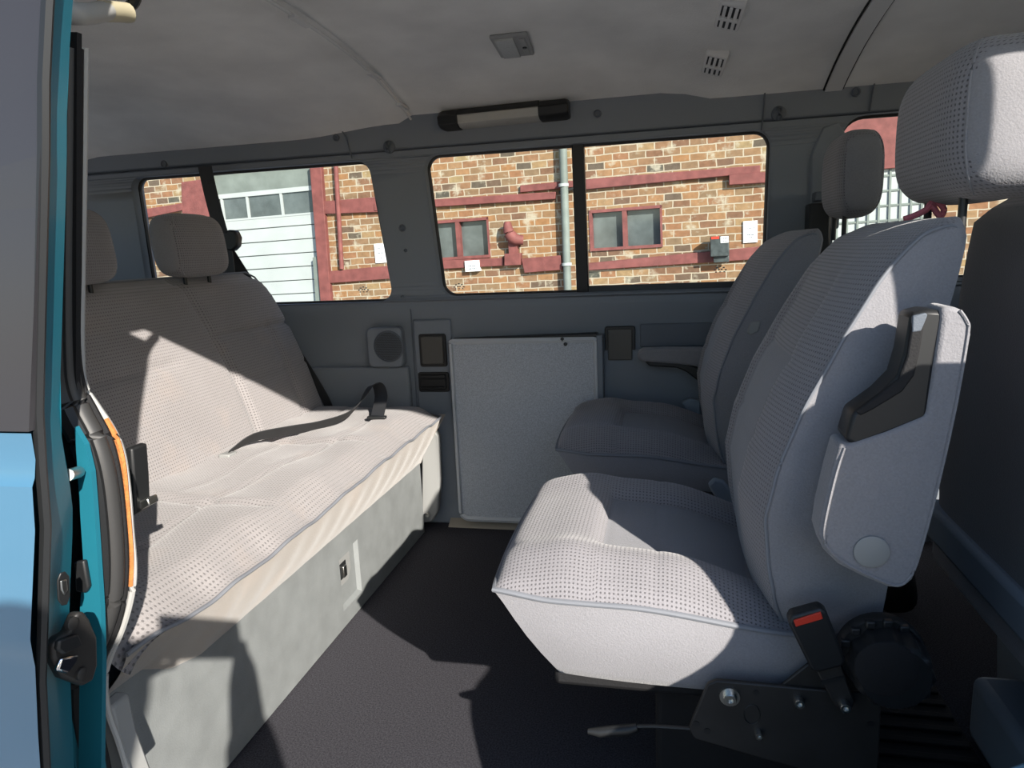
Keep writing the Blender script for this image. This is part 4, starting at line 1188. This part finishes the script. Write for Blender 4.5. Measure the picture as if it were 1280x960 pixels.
sign(((583.5, 326), (601, 325), (601.5, 338.5), (584, 339.5)), 'small white notice on the red sill under the left brick-wall window', [(.15, .85, .42, .14), (.15, .85, .68, .14)], dep=.08)
sign(((928.5, 277), (946.5, 275.5), (947, 302.5), (929, 304)), 'tall white notice on the brick wall right of the meter box', [(.6, .75, .16, .05), (.3, .8, .30, .06), (.2, .8, .60, .07), (.35, .65, .73, .06)], dep=.01)
sign(((468.5, 305), (482, 304), (483.5, 328), (470, 329)), 'tall white notice on the bricks beside the rear side window edge', [(.25, .75, .2, .07), (.2, .8, .45, .07), (.3, .7, .7, .07)], dep=.01)
# meter box
P0, P1 = fuv(887.5, 296), fuv(911, 327)
mbx = thing('meter_box', 'dark grey meter box with small labels on the brick wall', 'box', F3d((P0[0] + P1[0]) / 2, P1[1], 0))
frect(MB(), P0[0], P1[0], P1[1] + .08, P0[1], .092, .24).build('case', M['meter'], mbx, bevel=.012)
frect(MB(), P0[0] + .04, P1[0], P1[1], P1[1] + .085, .092, .18).build('lower_case', M['meter'], mbx, bevel=.008)
uw, hh = P1[0] - P0[0], P0[1] - P1[1]
frect(MB(), P0[0] + .55 * uw, P0[0] + .96 * uw, P0[1] - .26 * hh, P0[1] - .02 * hh, .235, .245).build('white_label', M['white'], mbx)
for r_ in range(2):
    for c_ in range(4):
        a = P0[0] + (.58 + .095 * c_) * uw; b = P0[1] - (.13 + .11 * r_) * hh
        frect(MB(), a, a + .05 * uw, b, b + .07 * hh, .2445, .247).build('label_mark', M['ink'], mbx, smooth=False)
frect(MB(), P0[0] + .06 * uw, P0[0] + .48 * uw, P0[1] - .10 * hh, P0[1] - .01 * hh, .235, .245).build('red_label', M['red'], mbx)

# ================================================================== the person taking the picture, outside the doorway
def skin_body(name, chains, parent=None, m_=None, sub=2):
    vs, es, rs = [], [], []
    idx = {}
    def vid(p, r_):
        k = tuple(round(q, 4) for q in p)
        if k not in idx: idx[k] = len(vs); vs.append(Vector(p)); rs.append(r_)
        return idx[k]
    for ch in chains:
        for (p, a), (q, b) in zip(ch, ch[1:]): es.append((vid(p, a), vid(q, b)))
    org = Vector(ORG[parent.name]) if parent else Vector()
    me = bpy.data.meshes.new(name); me.from_pydata([v - org for v in vs], es, [])
    o = bpy.data.objects.new(name, me); COL.objects.link(o)
    if parent: o.parent = parent
    me.materials.append(m_)
    md = o.modifiers.new('skin', 'SKIN'); md.use_smooth_shade = True
    for v, r_ in zip(me.skin_vertices[0].data, rs): v.radius = (r_, r_)
    me.skin_vertices[0].data[0].use_root = True
    q = o.modifiers.new('sub', 'SUBSURF'); q.levels = sub; q.render_levels = sub
    return o
skin_m = mat('skin', (.45, .27, .19), rough=.55); jacket = mat('navy jacket', (.03, .04, .07), rough=.9); jeans = mat('blue jeans', (.06, .09, .16), rough=.9)
pe = thing('person', 'person standing outside the doorway holding up a phone in both hands', 'person', (.19, -.46, -.5))
PX, PY = .19, -.46
def C_(x, y, z): return (PX + x, PY + y, -.5 + (z + .5) * .96)
arms = []
hands = []
for sd_, el, ha in ((-1, (-.20, -.24, .74), (-.035, -.055, .865)), (1, (.30, -.22, .70), (.165, -.055, .855))):
    arms.append([(C_(0, 0, .80), .11), (C_(sd_ * .10, 0, .86), .085), (C_(sd_ * .17, .01, .855), .062), (el, .046), (tuple(lerp(el[i], ha[i], .55) for i in range(3)), .038), (ha, .027)])
    for f in range(4):
        b0 = Vector(ha) + Vector((0, .012, .022 - .017 * f))
        L_ = (.8, .95, 1, .85)[f]
        hands.append([(ha, .02), (tuple(b0), .0095), (tuple(b0 + Vector((-sd_ * .012, .020 * L_, .002))), .0085), (tuple(b0 + Vector((-sd_ * .034, .030 * L_, .002))), .0078)])
    t0_ = Vector(ha) + Vector((-sd_ * .004, .0, .028))
    hands.append([(ha, .02), (tuple(t0_), .011), (tuple(t0_ + Vector((-sd_ * .024, .006, .012))), .0095), (tuple(t0_ + Vector((-sd_ * .046, .012, .010))), .008)])
legs = [[(C_(0, 0, .42), .15), (C_(s_ * .09, 0, .33), .10), (C_(s_ * .10, .02, 0.0), .07), (C_(s_ * .11, 0, -.40), .048), (C_(s_ * .115, .02, -.46), .04), (C_(s_ * .13, .14, -.47), .03)] for s_ in (-1, 1)]
body = skin_body('body', [[(C_(0, 0, .42), .15), (C_(0, 0, .58), .135), (C_(0, 0, .80), .11), (C_(0, .01, .93), .058), (C_(0, .02, .985), .055), (C_(0, .035, 1.07), .085), (C_(0, .03, 1.15), .088), (C_(0, .02, 1.20), .062)]] + arms + hands + legs, pe, skin_m)
skin_body('jacket', [[(C_(0, 0, .44), .165), (C_(0, 0, .58), .15), (C_(0, 0, .80), .125)]] + [[(p, r_ + .010) for p, r_ in a[:-1]] for a in arms], pe, jacket)
skin_body('jeans', [[(p, r_ + .012) for p, r_ in l_[:4]] for l_ in legs], pe, jeans)
hr = []
hc = Vector(C_(0, .01, 1.135))
for i in range(15):
    u = -.25 + 1.24 * i / 14; k = sqrt(max(1 - u * u, .0))
    hr.append([hc + Vector((.088 * k * cos(2 * pi * j / 24), -.012 + .100 * k * sin(2 * pi * j / 24) - (.03 if sin(2 * pi * j / 24) > 0 and u < .35 else 0), .112 * u)) for j in range(24)])
MB().rings(hr).build('hair', mat('brown hair', (.05, .03, .02), rough=.7), pe, angle=80)
ph = thing('phone', 'black phone held up in both hands outside the doorway', 'phone', (.06, -.025, .88))
MB().box((-.02, -.024, .846), (.140, -.015, .924)).build('phone_case', M['black'], ph, bevel=.004)
for x_, z_ in ((0, .908), (.0, .885)):
    MB().lathe((x_, -.015, z_), (0, 1, 0), [(0, .009), (.003, .009), (.003, 0)], 20).build('phone_lens', M['black'], ph)
